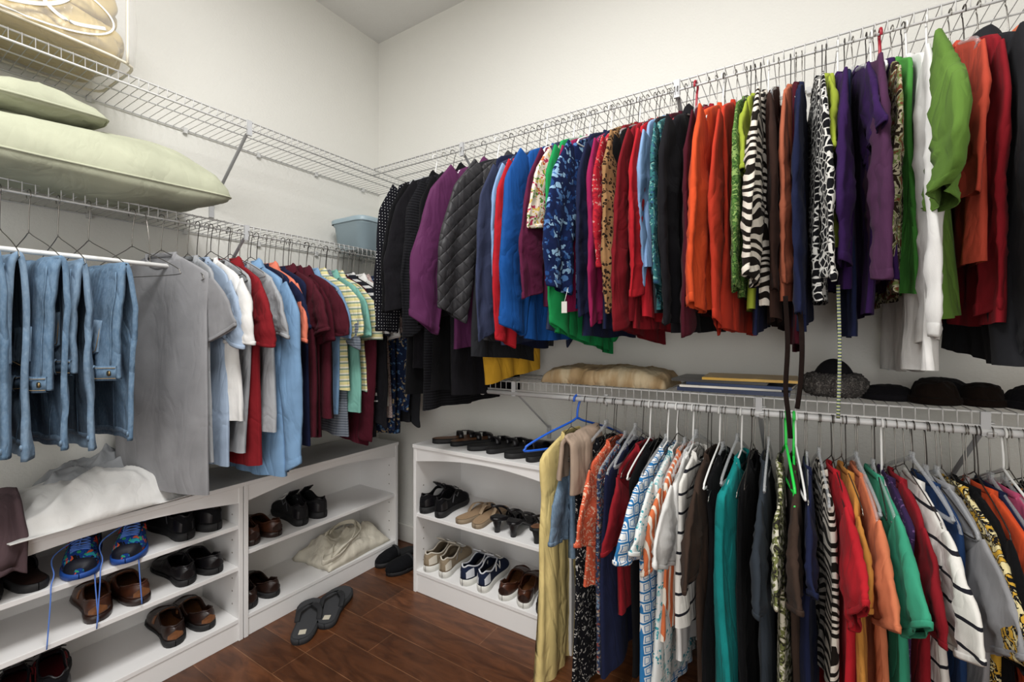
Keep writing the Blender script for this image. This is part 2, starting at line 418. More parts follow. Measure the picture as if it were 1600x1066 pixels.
# ------------------------------------------------------------------ garments
buttonm = simple('button_plastic', '#e8e2d2', .3)
def garment(name, label, mat, loc, rz, L, drop, sleeve='short', t=.016, wsh=.2, whem=.215, collar='band', fold=1.0, trimmat=None, seed=0, group='', category='shirt', shw=1.0, slen=None, fl=None, gather=False, roll=0, calm=1.0):
    rg = random.Random(seed*7919+13)
    z0 = -drop
    n = 64; m = 30
    p1, p2, p3, p4 = [rg.uniform(0, 6.28) for _ in range(4)]
    k1 = rg.uniform(50, 80); k2 = rg.uniform(18, 32); bow = rg.uniform(-.010, .010); so = seed*3.7
    tilt = rg.uniform(-.05, .05)
    W = [(0, .06), (.01, .078), (.03, .125), (.052, .17), (.07, wsh), (.095, wsh+.004), (.2, wsh-.004), (L, whem+rg.uniform(-.02, .012))]
    dip = {'band': .045, 'v': .09, 'shirt': .03, 'none': .06, 'turtle': 0}[collar]
    def surf(d, a):
        s = min(d/L, 1); w = key(W, d)
        tt = t*(.42+.22*min(1, d/.12)) * (1+.1*s)
        if d < .07: tt = max(.008, tt*(.7+.3*d/.07))
        ca, sa = math.cos(a), math.sin(a)
        x = w*ca; y = tt*(1 if sa > 0 else -1)*abs(sa)**.45
        A = fold*t*(.05+.9*s**.8)
        w1 = 1.6*nz(x*5+so, d*2.0, 1); w2 = 1.5*nz(x*3, d*1.6, so)
        y += A*(pleat(k1*x+p1+w1)*.36+.6*pleat(k2*x+p2+w2))*abs(sa)**.15
        y += calm*(.009*nz(x*5+so, y*3, d*3)+.003*nz(x*18, so, d*4) + bow*math.sin(pi*s))
        q = calm*ridge(x*11+d*7*(1 if x > 0 else -1)+so, d*3, so)*.004*min(1, d/.05)*abs(sa)**.5
        y += q if sa > 0 else -q
        z = z0-d
        if sa < 0: z -= dip*max(0, 1-(x/.085)**2)*max(0, 1-d/.1)
        z += calm*(.004*math.sin(9*x+p3)+.012*nz(x*6, so, 2)+tilt*x*3)*s
        x += calm*(.006*s*math.sin(4*d+p4)+.004*nz(so, d*5, ca*2)*min(1, d/.15))
        return Vector((x, y, z))
    ds = [L*(i/m)**1.35 for i in range(m+1)]
    mb = MB(); mb.grid([[surf(d, 2*pi*j/n) for j in range(n)] for d in ds], closed_v=True)
    o = mb.obj(name, mat, loc=loc, rot=(0, roll, rz)); tag(o, label, category, group)
    tm = trimmat or mat
    if collar in ('band', 'v', 'none'):
        c = MB(); c.tube([surf(.003, 2*pi*j/28) for j in range(28)], (.0085, .003), 8, closed=True, up=(0, 0, 1)); c.obj('neckband', tm, parent=o)
    elif collar == 'shirt':
        rows = []
        for (dz, sc, th) in ((-.006, 1.0, 1.0), (.014, .92, .9), (.02, .96, 1.0), (.012, 1.08, 1.25), (-.018, 1.3, 1.6)):
            rows.append([Vector((.075*sc*math.cos(a), (t+.002)*th*math.sin(a)*1.0-.003, z0+dz-(.03*max(0, -math.sin(a))))) for a in [2*pi*j/28 for j in range(28)]])
        c = MB(); c.grid(rows, closed_v=True); c.obj('collar', tm, parent=o)
        for i in range(5):
            c = MB(); p = surf(.06+i*(L-.1)/5, -pi/2); c.tube([p+Vector((0, -.0045, 0)), p+Vector((0, -.001, 0))], .0055, 10)
            c.obj('button', buttonm, parent=o)
    if sleeve != 'none':
        for sd in (-1, 1):
            offy = rg.uniform(-.010, .010)
            j1 = rg.uniform(-.02, .02) + (fl if fl is not None else rg.uniform(.0, .035))
            if sd == 1: j1 = min(j1, .02)
            if sleeve == 'short':
                C = [(0, (wsh-.045, -.125)), (.35, (wsh-.005+j1*.5, -.18)), (.7, (wsh+.02+j1, -.24)), (1, (wsh+.03+j1*1.2, (-.285 if slen is None else -slen)+rg.uniform(-.02, .02)))]
                H = [(0, .085), (.5, .086), (1, .090)]; rows = 18
            else:
                sl = slen or rg.uniform(.52, .66)
                C = [(0, (wsh-.045, -.125)), (.2, (wsh-.002+j1*.5, -.22)), (.6, (wsh+.0+j1*1.4, -.1-sl*.6)), (1, (wsh-.008+j1*1.7, -.08-sl))]
                H = [(0, .085), (.3, .072), (.7, .062), (.9, .053), (1, .048)]; rows = 34
                if gather: H = [(0, .085), (.4, .085), (.75, .088), (.92, .07), (1, .042)]
            if sd == 1: C = [(a, (min(b[0], wsh+.02), b[1])) for a, b in C]
            H = [(a, b*shw*(1 if sd == -1 else .85)) for a, b in H]
            pp = rg.uniform(0, 6); kk = rg.uniform(50, 80); hs = rg.uniform(-.03, .03)
            lean = rg.uniform(-.015, .015)
            def sl_pt(s, a):
                cx, cz = key(C, s); cx2, cz2 = key(C, min(1, s+.08)); cx1, cz1 = key(C, max(0, s-.08))
                tx, tz = cx2-cx1, cz2-cz1; l = math.hypot(tx, tz); tx /= l; tz /= l
                nx, nzz = -tz, tx
                h = key(H, s)*(1+.05*nz(so+sd, s*4, 3)); th = t*(.32+.18*math.sin(pi*min(1, s*1.2)))
                sa = math.sin(a)
                e = h*math.cos(a)
                y = th*(1 if sa > 0 else -1)*abs(sa)**.45 + offy*min(1, s*3)+lean*s
                y += calm*(t*.42*min(1, s*1.6)*pleat(kk*e+pp+s*2+1.5*nz(e*8, s*3, so))+.005*nz(e*14+so, sd*3, s*3))
                q = calm*ridge(e*12+s*8+so, s*4.5-e*8, sd*3.3)*.006*min(1, s*4)*abs(sa)**.5
                y += q if sa > 0 else -q
                wob = .004*nz(so, s*5, sd)+.001*nz(so, s*15, sd)
                x = cx+nx*(e+wob); z = z0+cz+nzz*e
                return Vector((sd*x, y, z+(.003*math.sin(a*2+pp)+hs*math.cos(a))*s))
            c = MB(); c.grid([[sl_pt(i/rows, 2*pi*j/28) for j in range(28)] for i in range(rows+1)], closed_v=True)
            so_ = c.obj('sleeve', mat, parent=o)
            if sleeve == 'long':
                c = MB(); c.grid([[(lambda p, q: q+(p-q)*f)(sl_pt(s, 2*pi*j/28), sl_pt(s, 0)*.5+sl_pt(s, pi)*.5) for j in range(28)] for s, f in ((.95, 1.02), (.96, 1.05), (.99, 1.05), (1.0, 1.03), (1.0, .96))], closed_v=True)
                c.obj('cuff', tm, parent=so_)
            else:
                c = MB(); c.tube([sl_pt(.985, 2*pi*j/28) for j in range(28)], (.007, .0015), 6, closed=True, up=(0, 0, 1)); c.obj('sleeve_hem', tm, parent=so_)
    return o

F = fabric
def fm(k): return F(*FAB[k][:2], **FAB[k][2])
FAB = {
 'pdot': ('black_white_polka', ['#14141a', '#c8c8cc'], dict(pat='dots')),
 'black': ('black_cotton', '#121214', {}), 'black2': ('soft_black_knit', '#1a191d', {}), 'charcoal': ('charcoal_cotton', '#27282c', {}),
 'blackpin': ('black_fine_stripe', ['#131316', '#202024'], dict(pat='hstripe', s=5)),
 'plumjk': ('plum_nylon', '#5b2751', dict(rough=.6)), 'quilt': ('charcoal_quilted', '#2d2c2f', dict(pat='quilt')),
 'slate': ('slate_blue', '#353c58', {}), 'yellow': ('golden_yellow_cotton', '#d8a024', {}), 'red': ('bright_red_cotton', '#c11c27', {}),
 'royal': ('royal_blue_satin', '#124d9a', dict(rough=.7)), 'sky': ('pale_blue_cotton', '#83a9d8', {}), 'mulberry': ('mulberry_knit', '#5f1c3d', {}),
 'tropic': ('tropical_print', ['#e0cdbb', '#c8602b', '#5f8a35', '#b02a50', '#d2b04a'], dict(pat='floral', s=1.3)),
 'green': ('kelly_green', '#16944b', {}), 'magenta': ('magenta_cotton', '#9a1a4e', {}), 'navyfl': ('navy_floral', ['#12204a', '#12204a', '#446ea4', '#1b3e78', '#7fa6c6'], dict(pat='floral', s=.9)),
 'navy': ('navy_cotton', '#1d2342', {}), 'redfl': ('red_floral', ['#b41c2a', '#b41c2a', '#c4837a', '#8e1526'], dict(pat='floral', s=2)),
 'leopard': ('leopard_print', ['#8f6840', '#5a3a1f', '#1e1510'], dict(pat='leopard')), 'dkred': ('dark_red_knit', '#7e141e', {}),
 'maroon': ('maroon_cotton', '#4a1320', {}), 'tealpr': ('teal_print', ['#2a6468', '#17343d', '#6f9f98', '#2b4f6f'], dict(pat='floral', s=2.2)),
 'orange': ('orange_jersey', '#dd4a20', {}), 'vermil': ('vermilion_jersey', '#c93520', {}), 'coral': ('coral_jersey', '#e8754e', {}),
 'leafgr': ('green_textured', ['#4c7430', '#2c4d1f', '#7c9a50'], dict(pat='batik', s=2.8)), 'lime': ('lime_cotton', '#9aaa2e', {}),
 'zebra': ('zebra_print', ['#d0c8ba', '#1c1713'], dict(pat='zebra')), 'brown': ('dark_brown_cotton', '#38251f', {}), 'rust': ('burnt_orange_knit', '#b55f42', {}),
 'giraffe': ('black_white_animal', ['#131316', '#c8c6c0'], dict(pat='giraffe')), 'purple': ('deep_purple_knit', '#351b50', {}), 'plum': ('plum_jersey', '#502c4c', {}),
 'batik': ('earthy_batik', ['#2f2418', '#b9ad90', '#6f7e44', '#7a3f2b'], dict(pat='batik', s=1.3)), 'grassgr': ('grass_green', '#47983a', {}), 'white': ('white_cotton', '#e4e3e0', dict(wr=.12)),
 'moss': ('moss_green_jersey', '#5a7f2e', {}), 'tomato': ('tomato_orange', '#cf4a34', {}), 'crimson': ('crimson_knit', '#961a24', {}),
 'gray': ('heather_gray', '#949497', dict(wr=.08)), 'ltgray': ('light_gray_cotton', '#a2a5a9', {}), 'ltblue': ('light_blue_cotton', '#779fc8', {}), 'powder': ('powder_blue', '#9db0c8', {}),
 'redpolo': ('brick_red_cotton', '#8f1e25', {}), 'bordeaux': ('bordeaux_cotton', '#521a26', {}), 'coralp': ('salmon_cotton', '#e5775c', {}),
 'ystripe': ('yellow_green_stripe', ['#d6cc90', '#7f9684', '#dcd6c0', '#cfc684'], dict(pat='hstripe', s=2.2)), 'aqua': ('aqua_cotton', '#74b3a4', {}),
 'bwstripe': ('dark_white_stripe', ['#20222a', '#c8c8c8'], dict(pat='hstripe', s=1.6)), 'wstripe': ('white_black_stripe', ['#dfdcd5', '#dfdcd5', '#dfdcd5', '#dfdcd5', '#dfdcd5', '#dfdcd5', '#22222a'], dict(pat='hstripe', s=1.0)),
 'graystr': ('gray_fine_stripe', ['#5c6470', '#7d858f'], dict(pat='hstripe', s=5)), 'pinkpr': ('gray_pink_print', ['#a8938f', '#7b6163', '#bfb0ab'], dict(pat='floral', s=2.8)),
 'navypr': ('navy_hawaiian', ['#1d2a48', '#4b6f98', '#a89572', '#1d2a48'], dict(pat='floral', s=1.2)),
 'terry': ('yellow_terry', '#e4cb80', dict(wr=.3)), 'jeans': ('denim_light', ['#6f8ca8', '#9bb2c8'], dict(pat='denim', wr=.25)), 'denim': ('denim_mid', ['#5f7e9c', '#8fa9c1'], dict(pat='denim', wr=.25)),
 'bandana': ('black_bandana', ['#15151a', '#b5b2ac', '#15151a', '#15151a'], dict(pat='floral', s=2.4)), 'beige': ('beige_scarf', '#b09884', {}),
 'coralpr': ('coral_print', ['#d8593a', '#d8593a', '#e2b698'], dict(pat='floral', s=2.6)), 'rustfl': ('rust_blue_floral', ['#2f3a56', '#934535', '#6d839d', '#998a7c'], dict(pat='floral', s=1.9)),
 'geo': ('blue_white_lattice', ['#e4e6e6', '#2a78b8'], dict(pat='geo')), 'aquapr': ('aqua_print', ['#dcE0de', '#3f9fae', '#dce0de', '#9ac7c9'], dict(pat='floral', s=1.4)),
 'corstr': ('orange_white_stripe', ['#dd6f40', '#e6dccc'], dict(pat='vstripe', s=3)), 'teal': ('teal_knit', '#108a88', {}), 'slatet': ('dark_slate_tee', '#2e353d', {}),
 'olivepr': ('olive_print', ['#c9c4b0', '#6e7340', '#2f2c25'], dict(pat='batik', s=1.6)), 'espresso': ('espresso_tee', '#3f3028', {}), 'amber': ('amber_cotton', '#c98334', {}),
 'peach': ('orange_tee', '#df7a50', {}), 'mint': ('mint_green_tee', '#35a07b', {}), 'purpr': ('purple_print', ['#35234a', '#6a4a7a', '#35234a'], dict(pat='floral', s=2.4)),
 'ybpr': ('yellow_black_print', ['#c99a2c', '#17161a', '#d9c990'], dict(pat='batik', s=1.5)), 'pink': ('pink_cotton', '#d0517a', {}), 'cobalt': ('cobalt_tee', '#1f3a66', {}),
 'multi': ('multicolour_print', ['#1f1c2a', '#d07a2a', '#c8c0b4', '#2d8a7c', '#902a5a'], dict(pat='floral', s=1.4)),
}
KW = {'t_shirt': 't-shirt', 'polo_shirt': 'polo shirt', 'tank_top': 'tank top'}
seedc = [0]
def run(items, place_fn, drop, place, group, hk, flatcollar=False):
    for it in items:
        pos, nm, desc, mk, L, sl = it[:6]; o = it[6] if len(it) > 6 else {}
        o = dict(o); seedc[0] += 1
        loc, rz = place_fn(pos)
        hkind = o.pop('hk', hk[seedc[0] % len(hk)]); cg = KW.get(nm, nm); rz += o.pop('yaw', 0)
        roll = R.uniform(-.035, .035) if 'roll' not in o else o.pop('roll')
        word = KW.get(nm, nm)
        lab = f"{desc} {word} hanging from {place}"
        dc = {'shirt': 'shirt', 'polo_shirt': 'shirt', 'jacket': 'shirt', 'sweater': 'band', 'tank_top': 'none'}.get(nm, 'band')
        if flatcollar and nm != 'jacket': dc = 'band'
        col = o.pop('collar', dc)
        garment(nm, lab, fm(mk), loc, rz, L, drop, sl, seed=seedc[0], group=group, category=cg, collar=col, roll=roll, **o)
        hanger(hkind, loc, rz, drop, place, 'hangers '+group.split(' ', 1)[1], hw=min(.2, o.get('wsh', .2)-.008), roll=roll)

def fan(x, a, b, lo, hi): return max(lo, min(hi, a*x+b))
def P_top(x): return (x, YFR-.001, ZU-.036), pi/2 + fan(x, .3, .0, -.13, .06) + R.uniform(-.04, .04)
def P_bot(x): return (x, YFR, ZROD+.0), pi/2 + fan(x, .5, .03, -.12, .14) + R.uniform(-.04, .04)
def P_left(y): return (XF+.001, y, ZL-.036), .05+R.uniform(-.05, .06)

top = [
 (-1.415,'blouse','black and white polka-dot','pdot',.62,'long',{'shw':1.1,'fl':.04}),
 (-1.36,'jacket','long black','black',.95,'long',{'t':.02,'fl':.05}),
 (-1.31,'shirt','soft black','black2',.85,'long',{'fl':.05}),
 (-1.255,'blouse','black finely striped','blackpin',1.0,'long',{'t':.02,'fl':.04}),
 (-1.20,'jacket','black','black',.93,'long',{'t':.02,'fl':.05}),
 (-1.14,'sweater','soft black','black2',.95,'long',{'t':.018,'fl':.04}),
 (-1.07,'jacket','plum purple nylon','plumjk',.74,'long',{'t':.022,'shw':1.2,'fold':.7,'fl':.09,'yaw':-.12}),
 (-1.03,'sweater','golden yellow','yellow',.875,'none',{'whem':.16,'wsh':.175,'yaw':-.15}),
 (-1.0,'shirt','charcoal','charcoal',.8,'none',{}),
 (-.955,'jacket','charcoal quilted','quilt',.74,'long',{'t':.024,'shw':1.25,'fold':.35,'fl':.09,'yaw':-.16}),
 (-.90,'sweater','slate blue','slate',.72,'long',{'fl':.03,'yaw':-.05}),
 (-.872,'shirt','pale blue','sky',.66,'long',{'fl':.03}),
 (-.84,'sweater','bright red','red',.62,'long',{'fl':.04}),
 (-.81,'sweater','slate blue','slate',.7,'none',{}),
 (-.765,'blouse','royal blue satin','royal',.72,'long',{'t':.022,'shw':1.2,'fl':.06,'yaw':-.08}),
 (-.725,'blouse','white','white',.45,'none',{'hk':'white'}),
 (-.712,'sweater','mulberry','mulberry',.6,'long',{'slen':.5}),
 (-.685,'blouse','tropical floral','tropic',.64,'short',{'slen':.34}),
 (-.66,'shirt','kelly green','green',.74,'long',{'t':.02,'slen':.62}),
 (-.633,'blouse','magenta','magenta',.62,'long',{'slen':.5}),
 (-.595,'blouse','navy and blue floral','navyfl',.62,'long',{'t':.022,'slen':.48,'shw':1.15,'fl':.05,'yaw':-.06}),
 (-.55,'sweater','navy','navy',.66,'long',{}),
 (-.525,'blouse','magenta','magenta',.64,'long',{}),
 (-.50,'blouse','red floral','redfl',.55,'long',{'slen':.42}),
 (-.474,'blouse','leopard print','leopard',.62,'long',{'t':.018,'slen':.55}),
 (-.445,'sweater','black','black',.58,'long',{}),
 (-.42,'sweater','dark red knit','dkred',.68,'long',{'slen':.6}),
 (-.393,'blouse','bright red','red',.66,'long',{'slen':.5}),
 (-.368,'shirt','pale blue','sky',.5,'long',{'slen':.45,'wsh':.18,'fl':0}),
 (-.345,'blouse','teal patterned','tealpr',.62,'long',{'slen':.5}),
 (-.29,'jacket','black velvet','black2',.7,'long',{'t':.024,'shw':1.2,'fl':.05,'yaw':-.03,'hk':'red'}),
 (-.25,'sweater','maroon','maroon',.64,'long',{'fl':0}),
 (-.205,'blouse','orange long-sleeved','orange',.64,'long',{'t':.022,'shw':1.25,'slen':.55,'fl':.06,'yaw':-.05}),
 (-.172,'sweater','vermilion','vermil',.7,'long',{'slen':.6}),
 (-.143,'blouse','green leaf-textured','leafgr',.6,'long',{'slen':.5,'fl':.03}),
 (-.12,'shirt','lime','lime',.64,'short',{'wsh':.18,'fl':0}),
 (-.085,'blouse','zebra print','zebra',.62,'long',{'t':.022,'slen':.5,'shw':1.15,'fl':.04}),
 (-.058,'sweater','dark brown','brown',.68,'long',{'slen':.52}),
 (-.028,'blouse','burnt orange','rust',.6,'long',{'slen':.48}),
 (.0,'sweater','navy','navy',.66,'long',{'slen':.57}),
 (.032,'blouse','black and white animal print','giraffe',.62,'long',{'slen':.5,'shw':1.1}),
 (.058,'shirt','lime','lime',.5,'short',{'wsh':.18,'fl':0}),
 (.085,'sweater','deep purple','purple',.58,'long',{'t':.022,'slen':.46,'shw':1.2,'fl':.03}),
 (.118,'sweater','deep purple','purple',.66,'short',{}),
 (.148,'blouse','plum','plum',.6,'long',{'t':.024,'shw':1.25,'slen':.5,'fl':.03}),
 (.178,'blouse','earthy batik print','batik',.62,'long',{'slen':.42,'hk':'red'}),
 (.202,'shirt','grass green','grassgr',.6,'none',{'wsh':.185}),
 (.232,'blouse','white','white',.80,'long',{'slen':.64,'t':.022,'shw':1.3,'fl':.02,'wsh':.195,'whem':.22,'hk':'white','roll':0,'yaw':-.04}),
 (.272,'blouse','moss green gathered-sleeve','moss',.66,'long',{'t':.034,'shw':1.4,'slen':.36,'fl':.08,'wsh':.205,'whem':.24,'gather':True,'yaw':-.12,'roll':0}),
 (.316,'blouse','tomato orange','tomato',.55,'long',{'slen':.33,'shw':1.0,'fl':.02}),
 (.342,'sweater','crimson','crimson',.68,'long',{'t':.018,'slen':.58,'shw':.95,'fl':.0}),
 (.368,'jacket','dark navy charcoal','charcoal',.76,'long',{'t':.026,'shw':1.2,'fl':.04,'yaw':-.02}),
 (.42,'blouse','orange','coral',.6,'long',{}),
 (.475,'sweater','navy','navy',.7,'long',{}),
 (.53,'sweater','dark brown','brown',.7,'long',{}),
]
run(top, P_top, .105, 'the wire shelf', 'garments hanging from the upper back shelf', ['dark', 'white', 'clear', 'dark', 'wire', 'wire'], flatcollar=True)
FN = {'navy': 'navy', 'black': 'black', 'crimson': 'crimson', 'charcoal': 'charcoal', 'magenta': 'magenta', 'purple': 'deep purple', 'maroon': 'maroon', 'brown': 'dark brown', 'slate': 'slate blue', 'grassgr': 'grass green', 'dkred': 'dark red', 'gray': 'gray', 'white': 'white'}
fill = [(-.93, 'navy'), (-.855, 'slate'), (-.79, 'charcoal'), (-.70, 'slate'), (-.645, 'navy'), (-.57, 'navy'), (-.512, 'navy'), (-.46, 'dkred'), (-.408, 'crimson'), (-.355, 'charcoal'), (-.32, 'maroon'), (-.228, 'crimson'), (-.105, 'navy'), (-.014, 'maroon'), (.10, 'navy'), (.165, 'purple')]
run([(x, 'sweater', FN[c]+' thin', c, R.uniform(.60, .76), 'none', {'t': .012, 'wsh': R.uniform(.17, .19), 'whem': R.uniform(.18, .205)}) for x, c in fill], P_top, .105, 'the wire shelf', 'garments hanging from the upper back shelf', ['dark', 'wire'], flatcollar=True)
for i in range(12):
    x = -.75+i*.09+R.uniform(-.02, .02); (l, rz) = P_top(x)
    hanger(['wire', 'dark', 'white', 'dark'][i % 4], l, rz+R.uniform(-.08, .08), R.choice([.095, .12]), 'the wire shelf', 'hangers hanging from the upper back shelf', hw=.19)

bot = [
 (-.60,'dress','black bandana-print','bandana',.78,'none',{'hk':'wire'}),
 (-.56,'blouse','coral patterned','coralpr',.45,'short',{'wsh':.175}),
 (-.525,'blouse','rust and blue floral','rustfl',.7,'none',{}),
 (-.49,'blouse','navy','navy',.66,'none',{}),
 (-.455,'t_shirt','bright red','crimson',.5,'short',{'wsh':.185}),
 (-.425,'blouse','black','black',.66,'none',{}),
 (-.38,'blouse','blue and white lattice-print','geo',.8,'short',{'t':.02,'hk':'white','fl':.02}),
 (-.35,'blouse','aqua and white print','aquapr',.72,'short',{'hk':'white'}),
 (-.325,'blouse','orange striped','corstr',.5,'short',{'wsh':.19}),
 (-.30,'t_shirt','white','white',.6,'short',{'hk':'white'}),
 (-.28,'blouse','white and black striped','wstripe',.5,'none',{}),
 (-.245,'dress','dark brown','espresso',.76,'short',{'t':.02,'fl':.03}),
 (-.21,'tank_top','black','black',.6,'none',{'wsh':.17}),
 (-.158,'tank_top','bright teal','teal',.66,'none',{'t':.030,'hk':'white','whem':.225,'wsh':.215,'yaw':-.08}),
 (-.128,'t_shirt','black','black',.78,'none',{'wsh':.17}),
 (-.095,'t_shirt','dark slate','slatet',.76,'short',{'t':.022,'fl':.03}),
 (-.055,'blouse','olive and white print','olivepr',.74,'short',{'wsh':.18}),
 (-.02,'t_shirt','espresso brown','espresso',.72,'short',{'t':.022,'hk':'green','fl':.04}),
 (.012,'t_shirt','navy','navy',.62,'short',{'wsh':.18}),
 (.045,'blouse','zebra print','zebra',.55,'none',{'wsh':.18}),
 (.075,'t_shirt','bright red','red',.7,'short',{'t':.022,'fl':.04,'shw':1.1}),
 (.103,'t_shirt','amber','amber',.6,'short',{'wsh':.185}),
 (.13,'t_shirt','orange','peach',.66,'short',{'t':.02,'shw':1.05}),
 (.162,'t_shirt','mint green','mint',.7,'short',{'t':.022,'fl':.04,'shw':1.1}),
 (.188,'blouse','purple print','purpr',.68,'none',{}),
 (.21,'t_shirt','crimson','crimson',.7,'short',{'wsh':.18,'fl':.0}),
 (.245,'t_shirt','white and black striped','wstripe',.6,'short',{'t':.020,'fl':.04,'shw':1.1}),
 (.27,'t_shirt','cobalt blue','cobalt',.66,'none',{'wsh':.185}),
 (.292,'t_shirt','heather gray','gray',.7,'short',{}),
 (.318,'blouse','yellow and black print','ybpr',.72,'short',{'wsh':.19}),
 (.342,'t_shirt','black','black',.7,'short',{}),
 (.367,'blouse','orange','orange',.6,'long',{'slen':.42}),
 (.39,'t_shirt','navy','navy',.7,'short',{}),
 (.415,'blouse','pink','pink',.6,'short',{}),
 (.442,'blouse','multicolour print','multi',.7,'short',{}),
 (.475,'t_shirt','black','black2',.7,'short',{}),
 (.51,'blouse','aqua','aqua',.7,'short',{}),
 (.55,'t_shirt','maroon','maroon',.7,'short',{}),
]
run(bot, P_bot, .13, 'the closet rod', 'garments hanging from the lower rod', ['clear', 'wire', 'wire', 'dark', 'clear'])
for i in range(40):
    x = -.62+i*.03+R.uniform(-.012, .012); (l, rz) = P_bot(x)
    hanger(['wire', 'clear', 'dark', 'wire', 'clear', 'dark', 'white'][i % 7], l, rz+R.uniform(-.1, .1), R.choice([.10, .115, .125, .15]), 'the closet rod', 'hangers hanging from the lower rod', hw=.19)
hanger('green', (-.04, YFR, ZROD), pi/2+.16, .10, 'the closet rod', 'hangers hanging from the lower rod', hw=.15)

left = [
 (.665,'t_shirt','heather gray','gray',.80,'short',{'t':.014,'yaw':.26,'wsh':.205,'whem':.21,'hk':'wire','fold':.45,'slen':.28,'fl':.0,'roll':0,'calm':.35}),
 (.745,'t_shirt','light gray','ltgray',.70,'none',{'wsh':.18}),
 (.775,'t_shirt','powder blue','powder',.70,'short',{'wsh':.185,'fl':0}),
 (.805,'t_shirt','white','white',.55,'short',{'t':.022,'fl':.03}),
 (.845,'t_shirt','light gray','ltgray',.7,'none',{}),
 (.88,'polo_shirt','brick red','redpolo',.74,'short',{'t':.022,'fl':.04}),
 (.92,'t_shirt','light gray','ltgray',.62,'short',{}),
 (.95,'shirt','light blue long-sleeved','ltblue',.80,'long',{'t':.024,'slen':.7,'shw':1.2,'fl':.04}),
 (.985,'t_shirt','navy','navy',.62,'short',{'wsh':.19}),
 (1.02,'polo_shirt','salmon','coralp',.55,'short',{'t':.02,'fl':.03}),
 (1.06,'t_shirt','navy','navy',.7,'none',{}),
 (1.095,'polo_shirt','bordeaux','bordeaux',.70,'short',{'t':.022}),
 (1.13,'polo_shirt','maroon','maroon',.70,'short',{}),
 (1.165,'polo_shirt','bordeaux','bordeaux',.6,'short',{'t':.022}),
 (1.205,'polo_shirt','light blue','ltblue',.6,'short',{}),
 (1.235,'polo_shirt','yellow and green striped','ystripe',.5,'short',{}),
 (1.27,'polo_shirt','gray striped','graystr',.68,'short',{}),
 (1.30,'polo_shirt','aqua','aqua',.6,'short',{}),
 (1.33,'polo_shirt','yellow and green striped','ystripe',.5,'short',{}),
 (1.36,'sweater','maroon','maroon',.74,'long',{'slen':.66}),
 (1.39,'polo_shirt','black and white striped','bwstripe',.6,'short',{}),
 (1.42,'sweater','black','black2',.72,'long',{'slen':.6}),
 (1.45,'shirt','white','white',.6,'short',{}),
 (1.48,'shirt','gray pink print','pinkpr',.66,'short',{'t':.022}),
 (1.52,'shirt','navy printed','navypr',.72,'short',{'t':.022}),
 (1.56,'shirt','navy printed','navypr',.76,'long',{'t':.022}),
 (1.62,'shirt','charcoal','charcoal',.72,'long',{}),
]
run(left, P_left, .12, 'the side shelf', 'garments hanging from the side shelf', ['wire', 'dark', 'wire'])
for i in range(10):
    hanger(['wire', 'dark'][i % 2], (XF+.001, .72+i*.08+R.uniform(-.02, .02), ZL-.036), .05+R.uniform(-.15, .15), R.choice([.10, .13]), 'the side shelf', 'hangers hanging from the side shelf', hw=.19)

# ------------------------------------------------------------------ robe, denim jacket, scarf at start of lower rod
garment('robe', 'long pale yellow terry robe hanging beside the shoe cabinet', fm('terry'), (-.735, YFR, ZROD), pi/2-.12, .84, .12, 'none', t=.028, wsh=.19, whem=.235, collar='v', seed=301, category='robe', fold=.9, group='garments hanging from the lower rod')
hanger('blue', (-.71, YFR, ZROD), pi/2-.5, .085, 'the closet rod', 'hangers hanging from the lower rod', hw=.225)
hanger('wire', (-.735, YFR, ZROD), pi/2-.12, .12, 'the closet rod', 'hangers hanging from the lower rod', hw=.18)
garment('jacket', 'light blue denim jacket hanging from the closet rod', fm('jeans'), (-.675, YFR, ZROD), pi/2-.04, .40, .14, 'short', t=.018, wsh=.155, whem=.15, collar='shirt', seed=302, category='jacket', slen=.34, fl=0, group='garments hanging from the lower rod')
hanger('dark', (-.675, YFR, ZROD), pi/2-.04, .14, 'the closet rod', 'hangers hanging from the lower rod', hw=.15)

def drape_surf(wx, gap, seed, u, p):
    e = (1-abs(u)**8)
    x = wx*u*(1+.04*nz(seed, p.z*5, 0))
    zz = min(0, p.z)
    y = p.y*(.45+.55*e) + .012*nz(u*2.0+seed, p.y*40, p.z*3)+.005*pleat(u*5+seed+p.z*2+1.2*nz(u*2, p.z*3, seed))*min(1, -zz*5)
    y += (1 if p.y > 0 else -1)*ridge(u*2+p.z*5+seed, p.z*4, seed)*.005*min(1, -zz*8)
    return Vector((x, y, p.z+.004*nz(u*3, seed, 1)))
def drape(name, label, mat, loc, rz, wx, zf, zb, category, gap=.02, th=.012, seed=1, group=None):
    mb = MB(); rows = []; n = 40
    prof = [(-gap*1.2, -zf)] + [(-gap*(1.2-.3*i/6), -zf+zf*i/7) for i in range(1, 7)] + [(-gap*.7, -.01), (0, .006), (gap*.7, -.01)] + [(gap*(.9+.3*i/6), -zb*i/6) for i in range(1, 7)]
    prof = cat([Vector((0, a, b)) for a, b in prof], 6)
    for p in prof: rows.append([drape_surf(wx, gap, seed, j/n*2-1, p) for j in range(n+1)])
    mb.grid(rows)
    o = mb.obj(name, mat, loc=loc, rot=(0, 0, rz))
    s = o.modifiers.new('s', 'SOLIDIFY'); s.thickness = th; s.offset = 0
    tag(o, label, category, group)
    return o
drape('scarf', 'soft beige scarf draped over a hanger on the closet rod', fm('beige'), (-.645, YFR-.10, ZROD-.10), pi/2, .13, .18, .14, 'scarf', gap=.03, seed=5)

